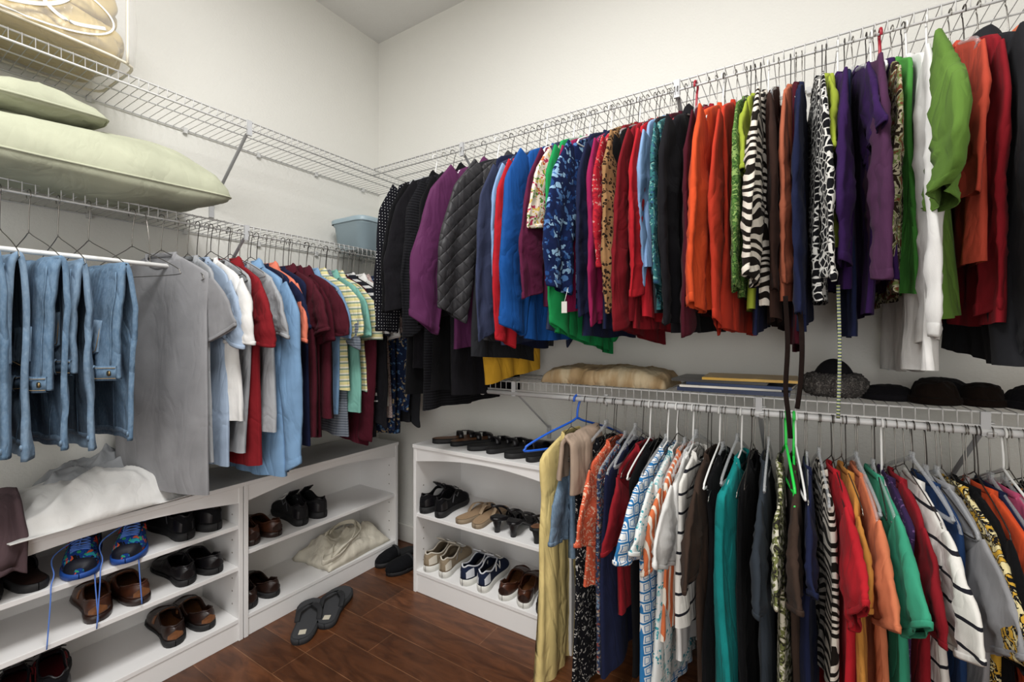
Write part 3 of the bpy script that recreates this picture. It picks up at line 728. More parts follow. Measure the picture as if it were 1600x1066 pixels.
# jeans over hangers on the side shelf
patchm = simple('leather_patch', '#b9936a', .8); labelm = simple('white_label', '#e6e4de', .8); stitch = simple('tan_stitch_thread', '#9a8058', .8)
brass = simple('jeans_button_metal', '#8d7a58', .35, metal=1)
for i, (y, rz, col, zf, wx) in enumerate([(.14, .05, 'denim', .34, .17), (.19, -.03, 'jeans', .30, .16), (.24, .08, 'denim', .36, .18), (.295, .0, 'jeans', .27, .165), (.35, .1, 'denim', .34, .18), (.41, .04, 'jeans', .30, .165), (.478, .14, 'denim', .32, .19)]):
    hanger('wire', (XF+.001, y, ZL-.036), rz, .12, 'the side shelf', 'hangers hanging from the side shelf', hw=.2)
    zb = ZL-.036-.2; gp = .023; sd = 20+i
    o = drape('jeans', 'folded light blue denim jeans draped over a wire hanger', fm(col), (XF+.03, y, zb), rz, wx, zf, .50+.015*(i % 2), 'jeans', gap=gp, th=.012, seed=sd, group='folded jeans on the side shelf')
    def fs(u, z, off=.008):
        p = Vector((0, -gp*(.9+.3*min(1, -z/zf)), z)); q = drape_surf(wx, gp, sd, u, p); q.y -= off; return q
    def bs(u, z, off=.008):
        p = Vector((0, gp*1.2, z)); q = drape_surf(wx, gp, sd, u, p); q.y -= off; return q
    us = [k/12-1 for k in range(25)]
    wb = MB(); wb.grid([[fs(u, -zf+dz, of) for u in us] for dz, of in ((-.004, .004), (-.004, .011), (.036, .011), (.036, .004))]); wbo = wb.obj('waistband', fm('denim'), parent=o)
    for z_ in (-zf+.002, -zf+.031):
        q = MB(); q.tube([fs(u, z_, .0125) for u in us], .0009, 5); q.obj('stitching', stitch, parent=wbo)
    q = MB(); c0 = fs(.93, -zf+.016, .011); q.tube([c0, c0+Vector((0, -.004, 0))], .0075, 14); q.obj('button', brass, parent=wbo)
    for k in range(4):
        u = -.8+.5*k
        lp = MB(); lp.tube([fs(u, -zf-.004, .012), fs(u, -zf+.005, .017), fs(u, -zf+.03, .017), fs(u, -zf+.038, .012)], (.006, .002), 6, up=(1, 0, 0)); lp.obj('belt_loop', fm('jeans'), parent=wbo)
    pk = MB(); pk.grid([[fs(.05+.65*a, -zf+.055+.11*b+(.02*abs(a-.5)*2 if b == 0 else 0), .010) for a in (0, .17, .33, .5, .67, .83, 1)] for b in (0, .2, .4, .6, .8, 1)])
    pko = pk.obj('back_pocket', fm('jeans'), parent=o); s = pko.modifiers.new('s', 'SOLIDIFY'); s.thickness = .004
    q = MB(); q.tube([fs(.06, -zf+.16), fs(.06, -zf+.08, .0135), fs(.375, -zf+.062, .0135), fs(.69, -zf+.08, .0135), fs(.69, -zf+.16)], .0009, 5); q.obj('stitching', stitch, parent=pko)
    for u in (-.12, .93):
        q = MB(); q.tube([fs(u, -.02-(zf-.06)*k/12, .0085) for k in range(13)], (.0035, .0012), 6, up=(1, 0, 0)); q.obj('seam', fm('denim'), parent=o)
    q = MB(); q.tube([bs(u, -.48, .006) for u in us], (.008, .003), 6, up=(0, 0, 1)); q.obj('hem', fm('jeans'), parent=o)
    q = MB(); q.tube([bs(.35, -.28-.2*k/12, .0085) for k in range(13)], (.003, .0012), 6, up=(1, 0, 0)); q.obj('seam', fm('denim'), parent=o)
    q = MB()
    if i == 6: q.grid([[fs(u, -zf-dz, .012) for u in (-.1, 0, .1, .22)] for dz in (-.005, .01, .03)]); q.obj('label_patch', labelm, parent=o, smooth=False)
    else: q.grid([[fs(u, -zf+.11+dz, .0155) for u in (.5, .56, .62)] for dz in (0, .014, .028)]); q.obj('label_patch', patchm, parent=o, smooth=False)
hanger('wire', (XF+.001, .585, ZL-.036), .3, .12, 'the side shelf', 'hangers hanging from the side shelf')
mb = MB(); mb.tube([(XF+.04, .12, 1.412), (XF+.04, .755, 1.415)], .0075, 12)
hr = mb.obj('hanging_bar', whitep); tag(hr, 'thin white horizontal bar hanging beneath the side shelf', 'bar')
mb = MB(); mb.tube([(XF+.04, .752, 1.415), (XF+.04, .766, 1.415)], .009, 12); mb.obj('end_cap', whitep, parent=hr)
for y in (.15, .62):
    mb = MB(); mb.tube(cat([(XF, y, ZL-.03), (XF+.012, y, ZL-.05), (XF+.03, y, 1.5), (XF+.04, y, 1.422), (XF+.04, y, 1.403)], 4), .0014, 6); mb.obj('suspension_wire', chrome, parent=hr)

# ------------------------------------------------------------------ pillows, comforter, bin
def pillow(label, mat, loc, rot, a, b, h, seed, cr=1.0):
    mb = MB(); n = 64
    for sgn in (1, -1):
        rows = []
        for i in range(n+1):
            row = []
            for j in range(n+1):
                u = i/n*2-1; v = j/n*2-1
                pinch = 1-.05*(1-abs(u)**2)*abs(v)**3; pinch2 = 1-.05*(1-abs(v)**2)*abs(u)**3
                rc = 1-.07*(abs(u)**6)*(abs(v)**6)
                e = max(0, (1-abs(u)**3.5))*max(0, (1-abs(v)**3.5))
                z = sgn*h*(e**.5)
                w = .026*nz(u*1.3+seed, v*1.7, sgn)+cr*(.022*(ridge(u*1.2+v*.9+seed, v*1.5, sgn*2)-.3)+.006*ridge(u*2.6-v, v*3+seed, sgn)+.002*ridge(u*7, v*8, seed))
                z += w*min(1, e*3)
                row.append(Vector((a*u*rc*pinch2*(1+.03*nz(v*3, seed, 1)), b*v*rc*pinch*(1+.03*nz(u*3, seed, 4)), z if sgn > 0 else z*.5)))
            rows.append(row)
        mb.grid(rows)
    o = mb.obj('pillow', mat, loc=loc, rot=rot, merge=.0006)
    sm = MB(); P = []
    for k in range(80):
        q = k/20; sd = int(q); f = (q-sd)*2-1
        u, v = ((f, -1), (1, f), (-f, 1), (-1, -f))[sd]
        rc = 1-.07*(abs(u)**6)*(abs(v)**6)
        pinch = 1-.05*(1-abs(u)**2)*abs(v)**3; pinch2 = 1-.05*(1-abs(v)**2)*abs(u)**3
        P.append((a*u*rc*pinch2*(1+.03*nz(v*3, seed, 1)), b*v*rc*pinch*(1+.03*nz(u*3, seed, 4)), 0))
    sm.tube(P, .0035, 6, closed=True); sm.obj('seam', mat, parent=o)
    tag(o, label, 'pillow', 'green pillows on the side shelf'); return o
sage = fabric('sage_green_cotton', '#b7baa0', rough=.95, wr=.12)
pillow('large rumpled sage green pillow on the middle wire shelf', sage, (-1.925, .465, ZL+.07), (.03, .08, .02), .205, .395, .135, 3, cr=.5)
pillow('folded rumpled sage green pillowcase resting on the larger pillow', sage, (-1.94, .215, ZL+.215), (.03, .04, -.03), .18, .31, .055, 9, cr=1.0)

gold = fabric('gold_satin', '#c9af6c', rough=.4, wr=.35, sp_=.5)
e = empty('comforter_bag', (-1.955, .21, ZU+.004), (0, 0, .02)); tag(e, 'clear zippered plastic bag holding a gold comforter on the shelf', 'storage bag')
def rbox(mb, a, b, z0, z1, amp, seed, n=28, m=20, mi=0, k=5, sq=6, crease=0):
    rows = []
    for i in range(m+1):
        s = i/m; zz = z0+(z1-z0)*s
        e_ = (1-abs(2*s-1)**k)**(1/k) if 0 < s < 1 else 0
        sc = .9+.1*e_ if 0 < i < m else .88
        row = []
        for j in range(4*n):
            an = 2*pi*j/(4*n); c, s_ = math.cos(an), math.sin(an)
            r = (abs(c)**sq+abs(s_)**sq)**(-1/sq)
            w = 1+amp*nz(c*2+seed, s_*2, zz*9)-crease*ridge(c*3+seed, s_*4+zz*8, zz*16)
            row.append(Vector((a*c*r*sc*w, b*s_*r*sc*w, zz)))
        rows.append(row)
    mb.grid(rows, closed_v=True, mi=mi)
    for row in (rows[0], rows[-1]):
        cpt = sum(row, Vector())/len(row)
        mb.grid([row, [r*.5+cpt*.5+Vector((0, 0, amp*.3*nz(r.x*9, r.y*9, seed))) for r in row], [r*.02+cpt*.98 for r in row]], closed_v=True, mi=mi)
for k, (z0, z1) in enumerate([(.012, .13), (.122, .235), (.228, .33)]):
    q = MB(); rbox(q, .155-.004*k, .36-.006*k, z0, z1, .05, 4+k, k=3, crease=.05, m=26)
    q.obj('comforter_fold', gold, parent=e, merge=.0001)
vm = simple('clear_vinyl', '#ffffff', .06, alpha=.16, bump=1, bscale=14, spec=.9)
mb = MB(); rbox(mb, .172, .385, .002, .345, .012, 2, k=9, sq=9); mb.obj('vinyl_cover', vm, parent=e, merge=.0001)
whitecord = simple('white_piping', '#e4dcc8', .5)
def rr(an, sq=9): return (abs(math.cos(an))**sq+abs(math.sin(an))**sq)**(-1/sq)
for zz in (.012, .338):
    mb = MB(); mb.tube([(.165*math.cos(a)*rr(a), .375*math.sin(a)*rr(a), zz) for a in [2*pi*j/80 for j in range(80)]], .0045, 7, closed=True)
    mb.obj('piping', whitecord, parent=e)
for sx in (1, -1):
    mb = MB(); a = pi/4 if sx > 0 else -pi/4
    mb.tube([(.168*math.cos(a)*rr(a), .378*math.sin(a)*rr(a), .012+.326*k/8) for k in range(9)], .004, 7); mb.obj('piping', whitecord, parent=e)
mb = MB()
C = cat([(.0, -.02, .10), (.0, -.06, .13), (.0, -.12, .125), (.0, -.16, .085), (.0, -.13, .045), (.0, -.06, .035), (.0, .02, .055), (0, .08, .09), (0, .11, .13), (0, .085, .15), (0, .05, .125), (0, .06, .08), (0, .11, .055), (0, .19, .08)], 8)
mb.tube([(.1745, p.y+.10, p.z) for p in C], (.0055, .0015), 8, up=(0, 1, 0))
mb.obj('script_monogram', simple('white_ink', '#f2f0ea', .5), parent=e)
mb = MB(); mb.tube([(.1745, .10+.21*math.cos(2*pi*j/60), .10+.082*math.sin(2*pi*j/60)) for j in range(60)], (.003, .0012), 6, closed=True, up=(0, 1, 0))
mb.obj('oval_border', simple('white_ink', '#f2f0ea', .5), parent=e)

binm = simple('bluegray_plastic', '#98abb4', .4); e = empty('storage_bin', (-1.965, 1.665, ZL+.003)); tag(e, 'blue-gray plastic storage bin with lid in the shelf corner', 'storage bin')
mb = MB(); rows = []
for z, sx, sy in ((0, .105, .14), (.003, .11, .145), (.13, .122, .158), (.135, .128, .164), (.145, .128, .164)):
    rows.append([Vector((sx*math.cos(a)*r, sy*math.sin(a)*r, z)) for a, r in [(2*pi*j/48, rr(2*pi*j/48, 7)) for j in range(48)]])
mb.grid(rows, closed_v=True); mb.f.append(list(range(48))); mb.m.append(0); mb.obj('bin_body', binm, parent=e)
mb = MB(); rows = []
for z, s in ((.142, 1.03), (.160, 1.04), (.166, 1.0), (.166, .9), (.158, .86), (.158, .02)):
    rows.append([Vector((.13*s*math.cos(a)*r, .166*s*math.sin(a)*r, z)) for a, r in [(2*pi*j/48, rr(2*pi*j/48, 7)) for j in range(48)]])
mb.grid(rows, closed_v=True); mb.obj('bin_lid', binm, parent=e)

# ------------------------------------------------------------------ items on lower back shelf
ZS = ZR+.002
mb = MB(); rows = []; n = 60
for top_ in (1, 0):
    rows = []
    for i in range(n+1):
        row = []
        for j in range(25):
            u = i/n*2-1; v = j/12-1
            e_ = max(0, 1-abs(u)**6)*max(0, 1-abs(v)**5)
            z = (.062*(e_**.35)*(1+.18*nz(u*2, v*1.5, 3))+.006*ridge(u*2.5+v, v*2, 6)*min(1, e_*3)+.003*R.random()) if top_ else .002
            row.append(Vector((.24*u*(1+.03*nz(v*2, 1, 2)), .125*v*(1+.05*nz(u*3, 4, 2)), z)))
        rows.append(row)
    mb.grid(rows)
fur = fabric('fluffy_beige', ['#a1845a', '#bd9f74', '#d6c29c'], pat='fur', s=1, wr=.3)
o = mb.obj('fur_throw', fur, loc=(-.63, 1.70, ZS), merge=.006); tag(o, 'folded fluffy beige and cream throw on the lower wire shelf', 'throw blanket')
books = [('#1f2f52', .16, .0, .013), ('#e7e4da', .145, .06, .007), ('#2a3f67', .15, -.08, .009), ('#3c3b3a', .14, -.03, .009), ('#d0a436', .135, .05, .008)]
z = ZS+.002
for i, (c, hx, rz, th) in enumerate(books):
    e = empty('magazine', (-.19+.012*i*(-1)**i, 1.675, z), (0, 0, rz)); tag(e, ['navy blue covered', 'white covered', 'blue covered', 'dark gray covered', 'mustard yellow covered'][i]+' magazine stacked on the lower shelf', 'magazine', 'magazines on the lower shelf')
    mb = MB(); mb.box((-hx+.003, -.1, .001), (hx-.001, .1, th-.001)); mb.obj('pages', simple('paper_pages', '#e8e4d8', .9), parent=e, smooth=False)
    mb = MB(); mb.box((-hx, -.103, th-.001), (hx, .103, th)); mb.box((-hx, -.103, 0), (hx, .103, .001)); mb.box((-hx, -.1045, 0), (hx, -.103, th)); mb.obj('cover', simple('cover_'+c[1:], c, .35), parent=e, smooth=False)
    z += th+.0006
e = empty('fur_hat', (.08, 1.67, ZS)); tag(e, 'gray fur-trimmed hat with black crown on the shelf', 'hat')
def furball(mb, cx, cy, cz, R0, r0, seed):
    rows = []
    for i in range(90):
        a = 2*pi*i/90; row = []
        for j in range(40):
            b = 2*pi*j/40; rr_ = r0*(1+.22*noise.noise(Vector((a*9+seed, b*5, seed)))+.16*R.random())
            row.append(Vector((cx+(R0+rr_*math.cos(b))*math.cos(a), cy+(R0+rr_*math.cos(b))*math.sin(a)*.9, cz+rr_*math.sin(b))))
        rows.append(row)
    mb.grid(rows, closed_u=True, closed_v=True)
mb = MB(); furball(mb, 0, 0, .038, .050, .031, 2); mb.obj('fur_trim', fabric('gray_fur', ['#4f4b49', '#383635', '#6b6763'], pat='batik', s=4, wr=.4), parent=e)
mb = MB(); mb.grid([[Vector((.056*math.cos(b)*math.cos(a), .052*math.cos(b)*math.sin(a), .03+.085*math.sin(b))) for a in [2*pi*i/32 for i in range(32)]] for b in [pi/2*j/10 for j in range(11)]], closed_v=True); mb.obj('crown', fm('black2'), parent=e)
def beanie(label, mat, loc, rz, r, h, ry=.9):
    mb = MB(); rows = []
    for k in range(15):
        b = pi/2*k/14
        rows.append([Vector((r*math.cos(b)**.7*math.cos(a)*(1+.25*nz(math.cos(a)*1.5, b*2, r*50)), r*ry*math.cos(b)**.7*math.sin(a)*(1+.2*nz(math.sin(a), b, r*90)), .004+h*math.sin(b)**.8*(1+.3*nz(math.cos(a)*1.5, math.sin(a)*1.5, h*40)*math.cos(b))-.25*h*ridge(math.cos(a)*2, b*2, h*70)*math.sin(b)*math.cos(b))) for a in [2*pi*i/44 for i in range(44)]])
    mb.grid(rows, closed_v=True); o = mb.obj('hat', mat, loc=loc, rot=(0, 0, rz)); tag(o, label, 'hat', 'dark hats on the lower wire shelf')
    c = MB(); c.tube([(r*1.02*math.cos(a)*(1+.12*nz(math.cos(a)*1.5, 0, r*50)), r*(ry+.02)*math.sin(a), .012) for a in [2*pi*i/40 for i in range(40)]], (.010, .005), 8, closed=True, up=(0, 0, 1)); c.obj('brim_band', mat, parent=o)
dbf = fabric('dark_brown_felt', '#1b120d', wr=.3)
for x, y, m_, r, h, lb in ((.205, 1.68, fm('black2'), .065, .04, 'small crumpled black knit hat on the lower wire shelf'), (.30, 1.64, dbf, .055, .062, 'dark brown felt hat on the lower wire shelf'), (.395, 1.66, dbf, .05, .058, 'dark brown felt hat on the lower wire shelf'),
                  (.335, 1.77, fm('black2'), .075, .06, 'black crumpled knit hat on the lower wire shelf'), (.51, 1.66, fm('black2'), .085, .06, 'black crumpled knit hat on the lower wire shelf'), (.67, 1.66, fm('black2'), .085, .065, 'black crumpled knit hat on the lower wire shelf')):
    beanie(lb, m_, (x, y, ZS), x*3, r, h)

# ------------------------------------------------------------------ shoes
WK = [(0, 0), (.012, .014), (.04, .023), (.1, .031), (.2, .034), (.35, .034), (.5, .039), (.68, .047), (.8, .046), (.9, .037), (.96, .025), (.988, .013), (1, 0)]
def stations(n): return [.5-.5*math.cos(pi*i/n) for i in range(n+1)]
def shoe(kind, name, label, loc, rz, cols, L=.28, side=1, group=None, ws=1.0, laces=True, th_flip=.018):
    e = empty(name, loc, (0, 0, rz)); tag(e, label, 'shoe', group)
    W = lambda t: key(WK, t)*ws*L/.28
    C = lambda t: side*.010*math.sin(pi*min(1, t*1.1))*(1 if t > 0 else 0)
    P = {'sneaker': dict(th=lambda t: .028-.006*t), 'loafer': dict(th=lambda t: .010+(.012 if t < .3 else 0)), 'flip': dict(th=lambda t: th_flip),
         'wedge': dict(th=lambda t: .022+.03*(1-skey([(0, 0), (.15, 0.05), (.65, 1)], t))), 'clog': dict(th=lambda t: .022), 'flat': dict(th=lambda t: .020),
         'heel': dict(th=lambda t: .010+.055*(1-skey([(0, 0), (.2, .1), (.7, 1)], t)))}[kind]
    th = P['th']
    sm, um, im, lm = cols
    mb = MB(); rows = []; zs = 30
    for t in stations(zs):
        w = W(t)*1.06+.001; c = C(t); z1 = th(t); z0 = 0
        if kind == 'heel': z0 = max(0, z1-.012)
        if kind in ('sneaker',): z0 = .006*max(0, (t-.8)/.2)
        zm = (z0+z1)/2
        rows.append([Vector((c+x*w, t*L, z)) for x, z in ((-.96, z0), (-1.03, zm), (-1, z1), (-.5, z1), (0, z1), (.5, z1), (1, z1), (1.03, zm), (.96, z0), (0, z0))])
    mb.grid(rows, closed_v=True); mb.obj('sole', sm, parent=e, merge=.0003)
    if kind == 'heel':
        mb = MB(); hz = th(.08)
        mb.grid([[Vector((C(.1)+r*math.cos(a), .028+r*math.sin(a), z)) for a in [2*pi*j/16 for j in range(16)]] for z, r in ((0, .012), (.02, .012), (hz-.008, .022))], closed_v=True); mb.f.append(list(range(16))); mb.m.append(0)
        mb.obj('heel', sm, parent=e)
    mb = MB(); mb.grid([[Vector((C(t)+x*W(t)*.93, t*L*.985+.002, th(t)+.002)) for x in (-1, -.5, 0, .5, 1)] for t in stations(20)]); mb.obj('insole', im, parent=e, merge=.0002)
    HK = {'sneaker': [(0, .05), (.08, .075), (.3, .07), (.48, .083), (.7, .055), (.88, .036), (1, .018)],
          'loafer': [(0, .04), (.08, .055), (.3, .052), (.5, .063), (.7, .046), (.88, .032), (1, .012)],
          'clog': [(0, .0), (.4, .0), (.45, .05), (.7, .045), (.88, .035), (1, .015)], 'flat': [(0, .03), (.5, .04), (.75, .036), (1, .02)],
          'flip': [(0, .03), (1, .02)], 'wedge': [(0, .04), (.5, .055), (.75, .045), (1, .02)], 'heel': [(0, .05), (.5, .05), (.75, .042), (1, .02)]}[kind]
    H = lambda t: skey(HK, t)*L/.28
    def S(t, th_, off=0):
        s = math.sin(th_); c = max(0, math.cos(th_))
        return Vector((C(t)+(W(t)+off)*(1 if s > 0 else -1)*abs(s)**.8, t*L, th(t)-.002+(H(t)+off)*c**.6))
    if kind in ('sneaker', 'loafer'):
        tc, tl, pm = (.30, .27, math.radians(58)) if kind == 'sneaker' else (.31, .27, math.radians(62))
        mb = MB(); st = stations(36)
        for sd in (-1, 1):
            rows = []
            for t in st:
                q = 1-((t-tc)/tl)**2; ph = pm*math.sqrt(q)**.9 if q > 0 else 0
                rows.append([S(t, sd*(ph+(pi/2-ph)*j/10)) for j in range(11)])
            mb.grid(rows)
        up = mb.obj('upper', um, parent=e, merge=.0004); s = up.modifiers.new('s', 'SOLIDIFY'); s.thickness = .0035; s.offset = -1
        rim = MB(); seqp = []; seqm = []
        for i in range(21):
            t = tc-tl*math.cos(pi*i/20); q = max(0, 1-((t-tc)/tl)**2); a = pm*math.sqrt(q)**.9
            seqp.append(S(t, a, .0005)); seqm.append(S(t, -a, .0005))
        rim.tube(seqp+seqm[::-1][1:-1], .0032, 7, closed=True); rim.obj('collar_rim', lm if kind == 'sneaker' else um, parent=e)
        if kind == 'sneaker':
            tg = MB(); tg.grid([[Vector((C(.5)+x, L*y, z)) for x in (-.022, -.011, 0, .011, .022)] for y, z in ((.64, th(.6)+H(.64)*.96), (.55, th(.5)+H(.55)*.98), (.48, th(.5)+H(.5)+.004), (.40, th(.4)+.105*L/.28), (.385, th(.4)+.104*L/.28))])
            o = tg.obj('tongue', lm, parent=e); s = o.modifiers.new('s', 'SOLIDIFY'); s.thickness = .005
            if laces:
                lc = MB()
                for k in range(6):
                    t = .54+.036*k; t2 = t+.03
                    a = math.radians(26)
                    for s1 in (1, -1):
                        lc.tube([S(t+(t2-t)*q, s1*a*(1-2*q), .003) for q in [i/6 for i in range(7)]], (.0028, .0014), 6)
                p = S(.53, 0, .006)
                for s1 in (1, -1):
                    lc.tube(cat([p, p+Vector((s1*.02, -.005, .008)), p+Vector((s1*.036, .005, -.004)), p+Vector((s1*.022, .01, -.002)), p], 5), .0016, 6)
                lc.obj('laces', simple('lace_white', '#dcdcd8', .9) if laces is True else laces, parent=e)
            isN = cols[3].name.startswith('navymark')
            for s1 in (1, -1):
                mk = MB()
                P_ = ((.40, 80), (.43, 48), (.52, 80), (.55, 48)) if isN else ((.36, 82), (.44, 52), (.50, 70), (.58, 44))
                pts = []
                for (a1, b1), (a2, b2) in zip(P_, P_[1:]):
                    pts += [S(a1+(a2-a1)*q, s1*math.radians(b1+(b2-b1)*q), .0012) for q in (0, .25, .5, .75)]
                pts.append(S(P_[-1][0], s1*math.radians(P_[-1][1]), .0012))
                mk.tube(pts, (.003, .001), 6)
                mk.obj('side_emblem', im if not isN else labelm, parent=e)
            tc_ = MB(); tc_.grid([[S(t, a, .0018) for a in [math.radians(x) for x in range(-88, 89, 11)]] for t in (.86, .9, .94, .97, .99)]); tc_.obj('toe_cap', lm, parent=e)
            hc = MB(); hc.grid([[S(t, s1*a, .0018) for a in [math.radians(x) for x in (88, 78, 68, 60)]] for t, s1 in ((.16, -1), (.1, -1), (.05, -1), (.02, -1), (.02, 1), (.05, 1), (.1, 1), (.16, 1))]); hc.obj('heel_counter', lm, parent=e)
        else:
            ap = MB()
            pts = [S(t, s1*math.radians(42), .0015) for s1, ts in ((1, [.55, .62, .7, .78, .85]), (0, [.89]), (-1, [.85, .78, .7, .62, .55])) for t in ts]
            ap.tube(cat(pts, 3), .0022, 6); ap.obj('moc_stitching', um, parent=e)
            stp = MB(); stp.grid([[S(t, math.radians(a), .002) for a in range(-80, 81, 10)] for t in (.55, .58, .61)]); o = stp.obj('strap', lm, parent=e); s = o.modifiers.new('s', 'SOLIDIFY'); s.thickness = .002
            pa = MB(); pa.grid([[S(.035, math.radians(a)*1, .0018)*(1)+Vector((0, -.002, 0)) for a in (-86, -80, -74)], [Vector((C(.0), -.0022, th(0)+z)) for z in (.004, .02, .036)], [S(.035, math.radians(a), .0018)+Vector((0, -.002, 0)) for a in (86, 80, 74)]]); pa.obj('heel_patch', lm, parent=e)
    elif kind == 'flip':
        st = MB(); toe = Vector((C(.8)+side*.004, .77*L, th(.8)))
        for s1 in (1, -1):
            st.tube(cat([toe+Vector((0, 0, .012)), toe+Vector((s1*.014, -.03, .026)), Vector((C(.5)+s1*W(.5)*.85, .53*L, th(.5)+.026)), Vector((C(.4)+s1*W(.4)*.98, .40*L, th(.4)+.002))], 5), (.011, .0025), 8, up=(1, 0, .3))
        st.tube([toe, toe+Vector((0, 0, .016))], .004, 8); st.obj('thong_strap', um, parent=e)
        lb = MB(); lb.box((C(.12)-.013, .10*L, th(.1)+.0022), (C(.12)+.013, .20*L, th(.1)+.003)); lb.obj('insole_label', lm, parent=e, smooth=False)
    elif kind == 'clog':
        cb = MB(); cb.grid([[S(t, math.radians(a)) for a in range(-90, 91, 9)] for t in (.47, .52, .6, .7, .8, .88, .94, .98, 1)]); o = cb.obj('upper', um, parent=e); s = o.modifiers.new('s', 'SOLIDIFY'); s.thickness = .004
        cb = MB(); cb.tube([S(.5, math.radians(a), .003) for a in range(-88, 89, 11)], (.008, .002), 8, up=(0, 1, 0)); cb.obj('buckle_strap', lm, parent=e)
    elif kind == 'flat':
        for (a, b) in ((.50, .60), (.72, .84)):
            cb = MB(); cb.grid([[S(t, math.radians(x)) for x in range(-90, 91, 9)] for t in (a, (a+b)/2, b)]); o = cb.obj('strap', um, parent=e); s = o.modifiers.new('s', 'SOLIDIFY'); s.thickness = .004
        cb = MB(); cb.tube([S(.6+.14*q, 0, .001) for q in (0, .5, 1)], (.006, .002), 8, up=(1, 0, 0)); cb.obj('center_strap', um, parent=e)
    else:
        for (a, b) in ((.62, .70), (.76, .83)) if kind == 'wedge' else ((.66, .75), (.80, .85)):
            cb = MB(); cb.grid([[S(t, math.radians(x)) for x in range(-90, 91, 9)] for t in (a, (a+b)/2, b)]); o = cb.obj('strap', um, parent=e); s = o.modifiers.new('s', 'SOLIDIFY'); s.thickness = .003
        cb = MB(); hh = .05
        pts = [S(.45, math.radians(88)), Vector((C(.3)+W(.3), .3*L, th(.3)+hh*.5)), Vector((C(.1)+W(.1)*.95, .1*L, th(.1)+hh)), Vector((C(0), -.004, th(0)+hh)), Vector((C(.1)-W(.1)*.95, .1*L, th(.1)+hh)), Vector((C(.3)-W(.3), .3*L, th(.3)+hh*.5)), S(.45, math.radians(-88))]
        cb.tube(cat(pts, 5), (.005, .0018), 7, up=(0, 0, 1)); cb.obj('heel_strap', um, parent=e)
    return e

lea = lambda n, c, r=.38: simple(n, c, r, bump=.15, bscale=60, var=.25)
blk = lea('black_leather', '#131116', .4); brn = lea('brown_leather', '#4f2b1b', .38); dbr = lea('dark_brown_leather', '#2f1c16', .4); tan = lea('tan_leather', '#8a5a38', .45)
rub = simple('black_rubber', '#18181a', .7); wrub = simple('white_rubber', '#d9d8d2', .6); grb = simple('tan_rubber', '#8d7c66', .7)
bluem = fabric('running_multi_mesh', ['#173a86', '#1f8f9a', '#15161c', '#d0552f', '#2fa060', '#1a4fae'], pat='floral', s=1.5, wr=.1); redm = simple('neon_red_trim', '#d2402f', .6); blkf = fabric('black_knit_mesh', '#161619', wr=.1); gryf = fabric('gray_mesh', '#8a8580', wr=.1)
navyf = fabric('navy_suede', '#222c48', wr=.1); navymark = simple('navymark_white', '#cfd3da', .6); tanf = fabric('khaki_suede', '#9c8a70', wr=.1); offw = simple('offwhite_mesh', '#cfc8ba', .8)
beig = simple('beige_footbed', '#a58a6c', .7); gsole = simple('gray_foam', '#55565a', .8); gstr = simple('charcoal_webbing', '#1d1e21', .8); ltl = simple('cream_label', '#cfc8b5', .7)
flsole = simple('dark_foam', '#2c2d30', .8)

LS = 'shoes on the side cabinets'; CS = 'shoes on the back cabinet'
def pair(kind, nm, label, x, y, z, rz, cols, gap=.105, L=.27, group=LS, d=(0, 1), **kw):
    for k, s in ((-.5, -1), (.5, 1)):
        shoe(kind, nm, label, (x+d[0]*gap*k, y+d[1]*gap*k, z), rz+.05*s*(1 if k > 0 else 1), cols, L=L, side=-s, group=group, **kw)
XB = XW+.03
FR = XF-.01
zA1, zA2, zA0 = .4475, .2865, .0855
OUT = pi/2; INN = -pi/2
pair('clog', 'sandal', 'black slip-on sandal with open heel on the cabinet shelf', FR, .32, zA1, OUT, (rub, blk, dbr, blk), L=.27)
blsh = (simple('blue_red_sole', '#1b4a9a', .6), bluem, redm, simple('dark_overlay', '#10131f', .5))
for (x, y, rz, s) in ((-2.055, .545, -1.95, 1), (-2.055, .655, -1.95, -1)):
    shoe('sneaker', 'sneaker', 'blue, teal and red running sneaker with loose blue laces', (x, y, zA1), rz, blsh, L=.255, side=s, group=LS, laces=simple('blue_lace', '#5b84d8', .8))
pair('sneaker', 'sneaker', 'black sneaker with loose black laces on the cabinet shelf', FR-.005, .80, zA1, OUT+.05, (rub, blkf, gsole, blk), gap=.10, L=.275, laces=simple('black_lace', '#101012', .8))
pair('loafer', 'loafer', 'brown leather loafer on the middle cabinet shelf', FR+.0, .56, zA2, OUT-.1, (dbr, brn, tan, tan), gap=.115, L=.275)
pair('loafer', 'loafer', 'black leather loafer on the middle cabinet shelf', FR+.0, .80, zA2, OUT, (rub, blk, dbr, blk), gap=.10, L=.275)
pair('loafer', 'boat_shoe', 'dark brown boat shoe with tan heel patch', FR-.01, .77, zA0, OUT-.1, (rub, dbr, tan, tan), gap=.11, L=.28)
pair('sneaker', 'sneaker', 'dark sneaker with red lining on the lowest shelf', FR+.0, .36, zA0, OUT-.2, (rub, blkf, simple('dark_red_lining', '#7a1a22', .8), blk), gap=.11, L=.27, laces=simple('black_lace', '#101012', .8))
zB1, zB0 = .3355, .0855
pair('loafer', 'loafer', 'brown leather loafer on the cabinet shelf', FR-.01, 1.04, zB1, OUT, (dbr, brn, tan, dbr), gap=.10, L=.27)
pair('sneaker', 'boot', 'black suede lace-up ankle boot on the cabinet shelf', FR-.02, 1.26, zB1, OUT-.1, (rub, lea('black_suede', '#141316', .9), gsole, blk), gap=.105, L=.28)
pair('loafer', 'loafer', 'worn dark brown leather shoe on the lowest shelf', FR-.01, 1.03, zB0, OUT, (rub, dbr, brn, dbr), gap=.10, L=.27)
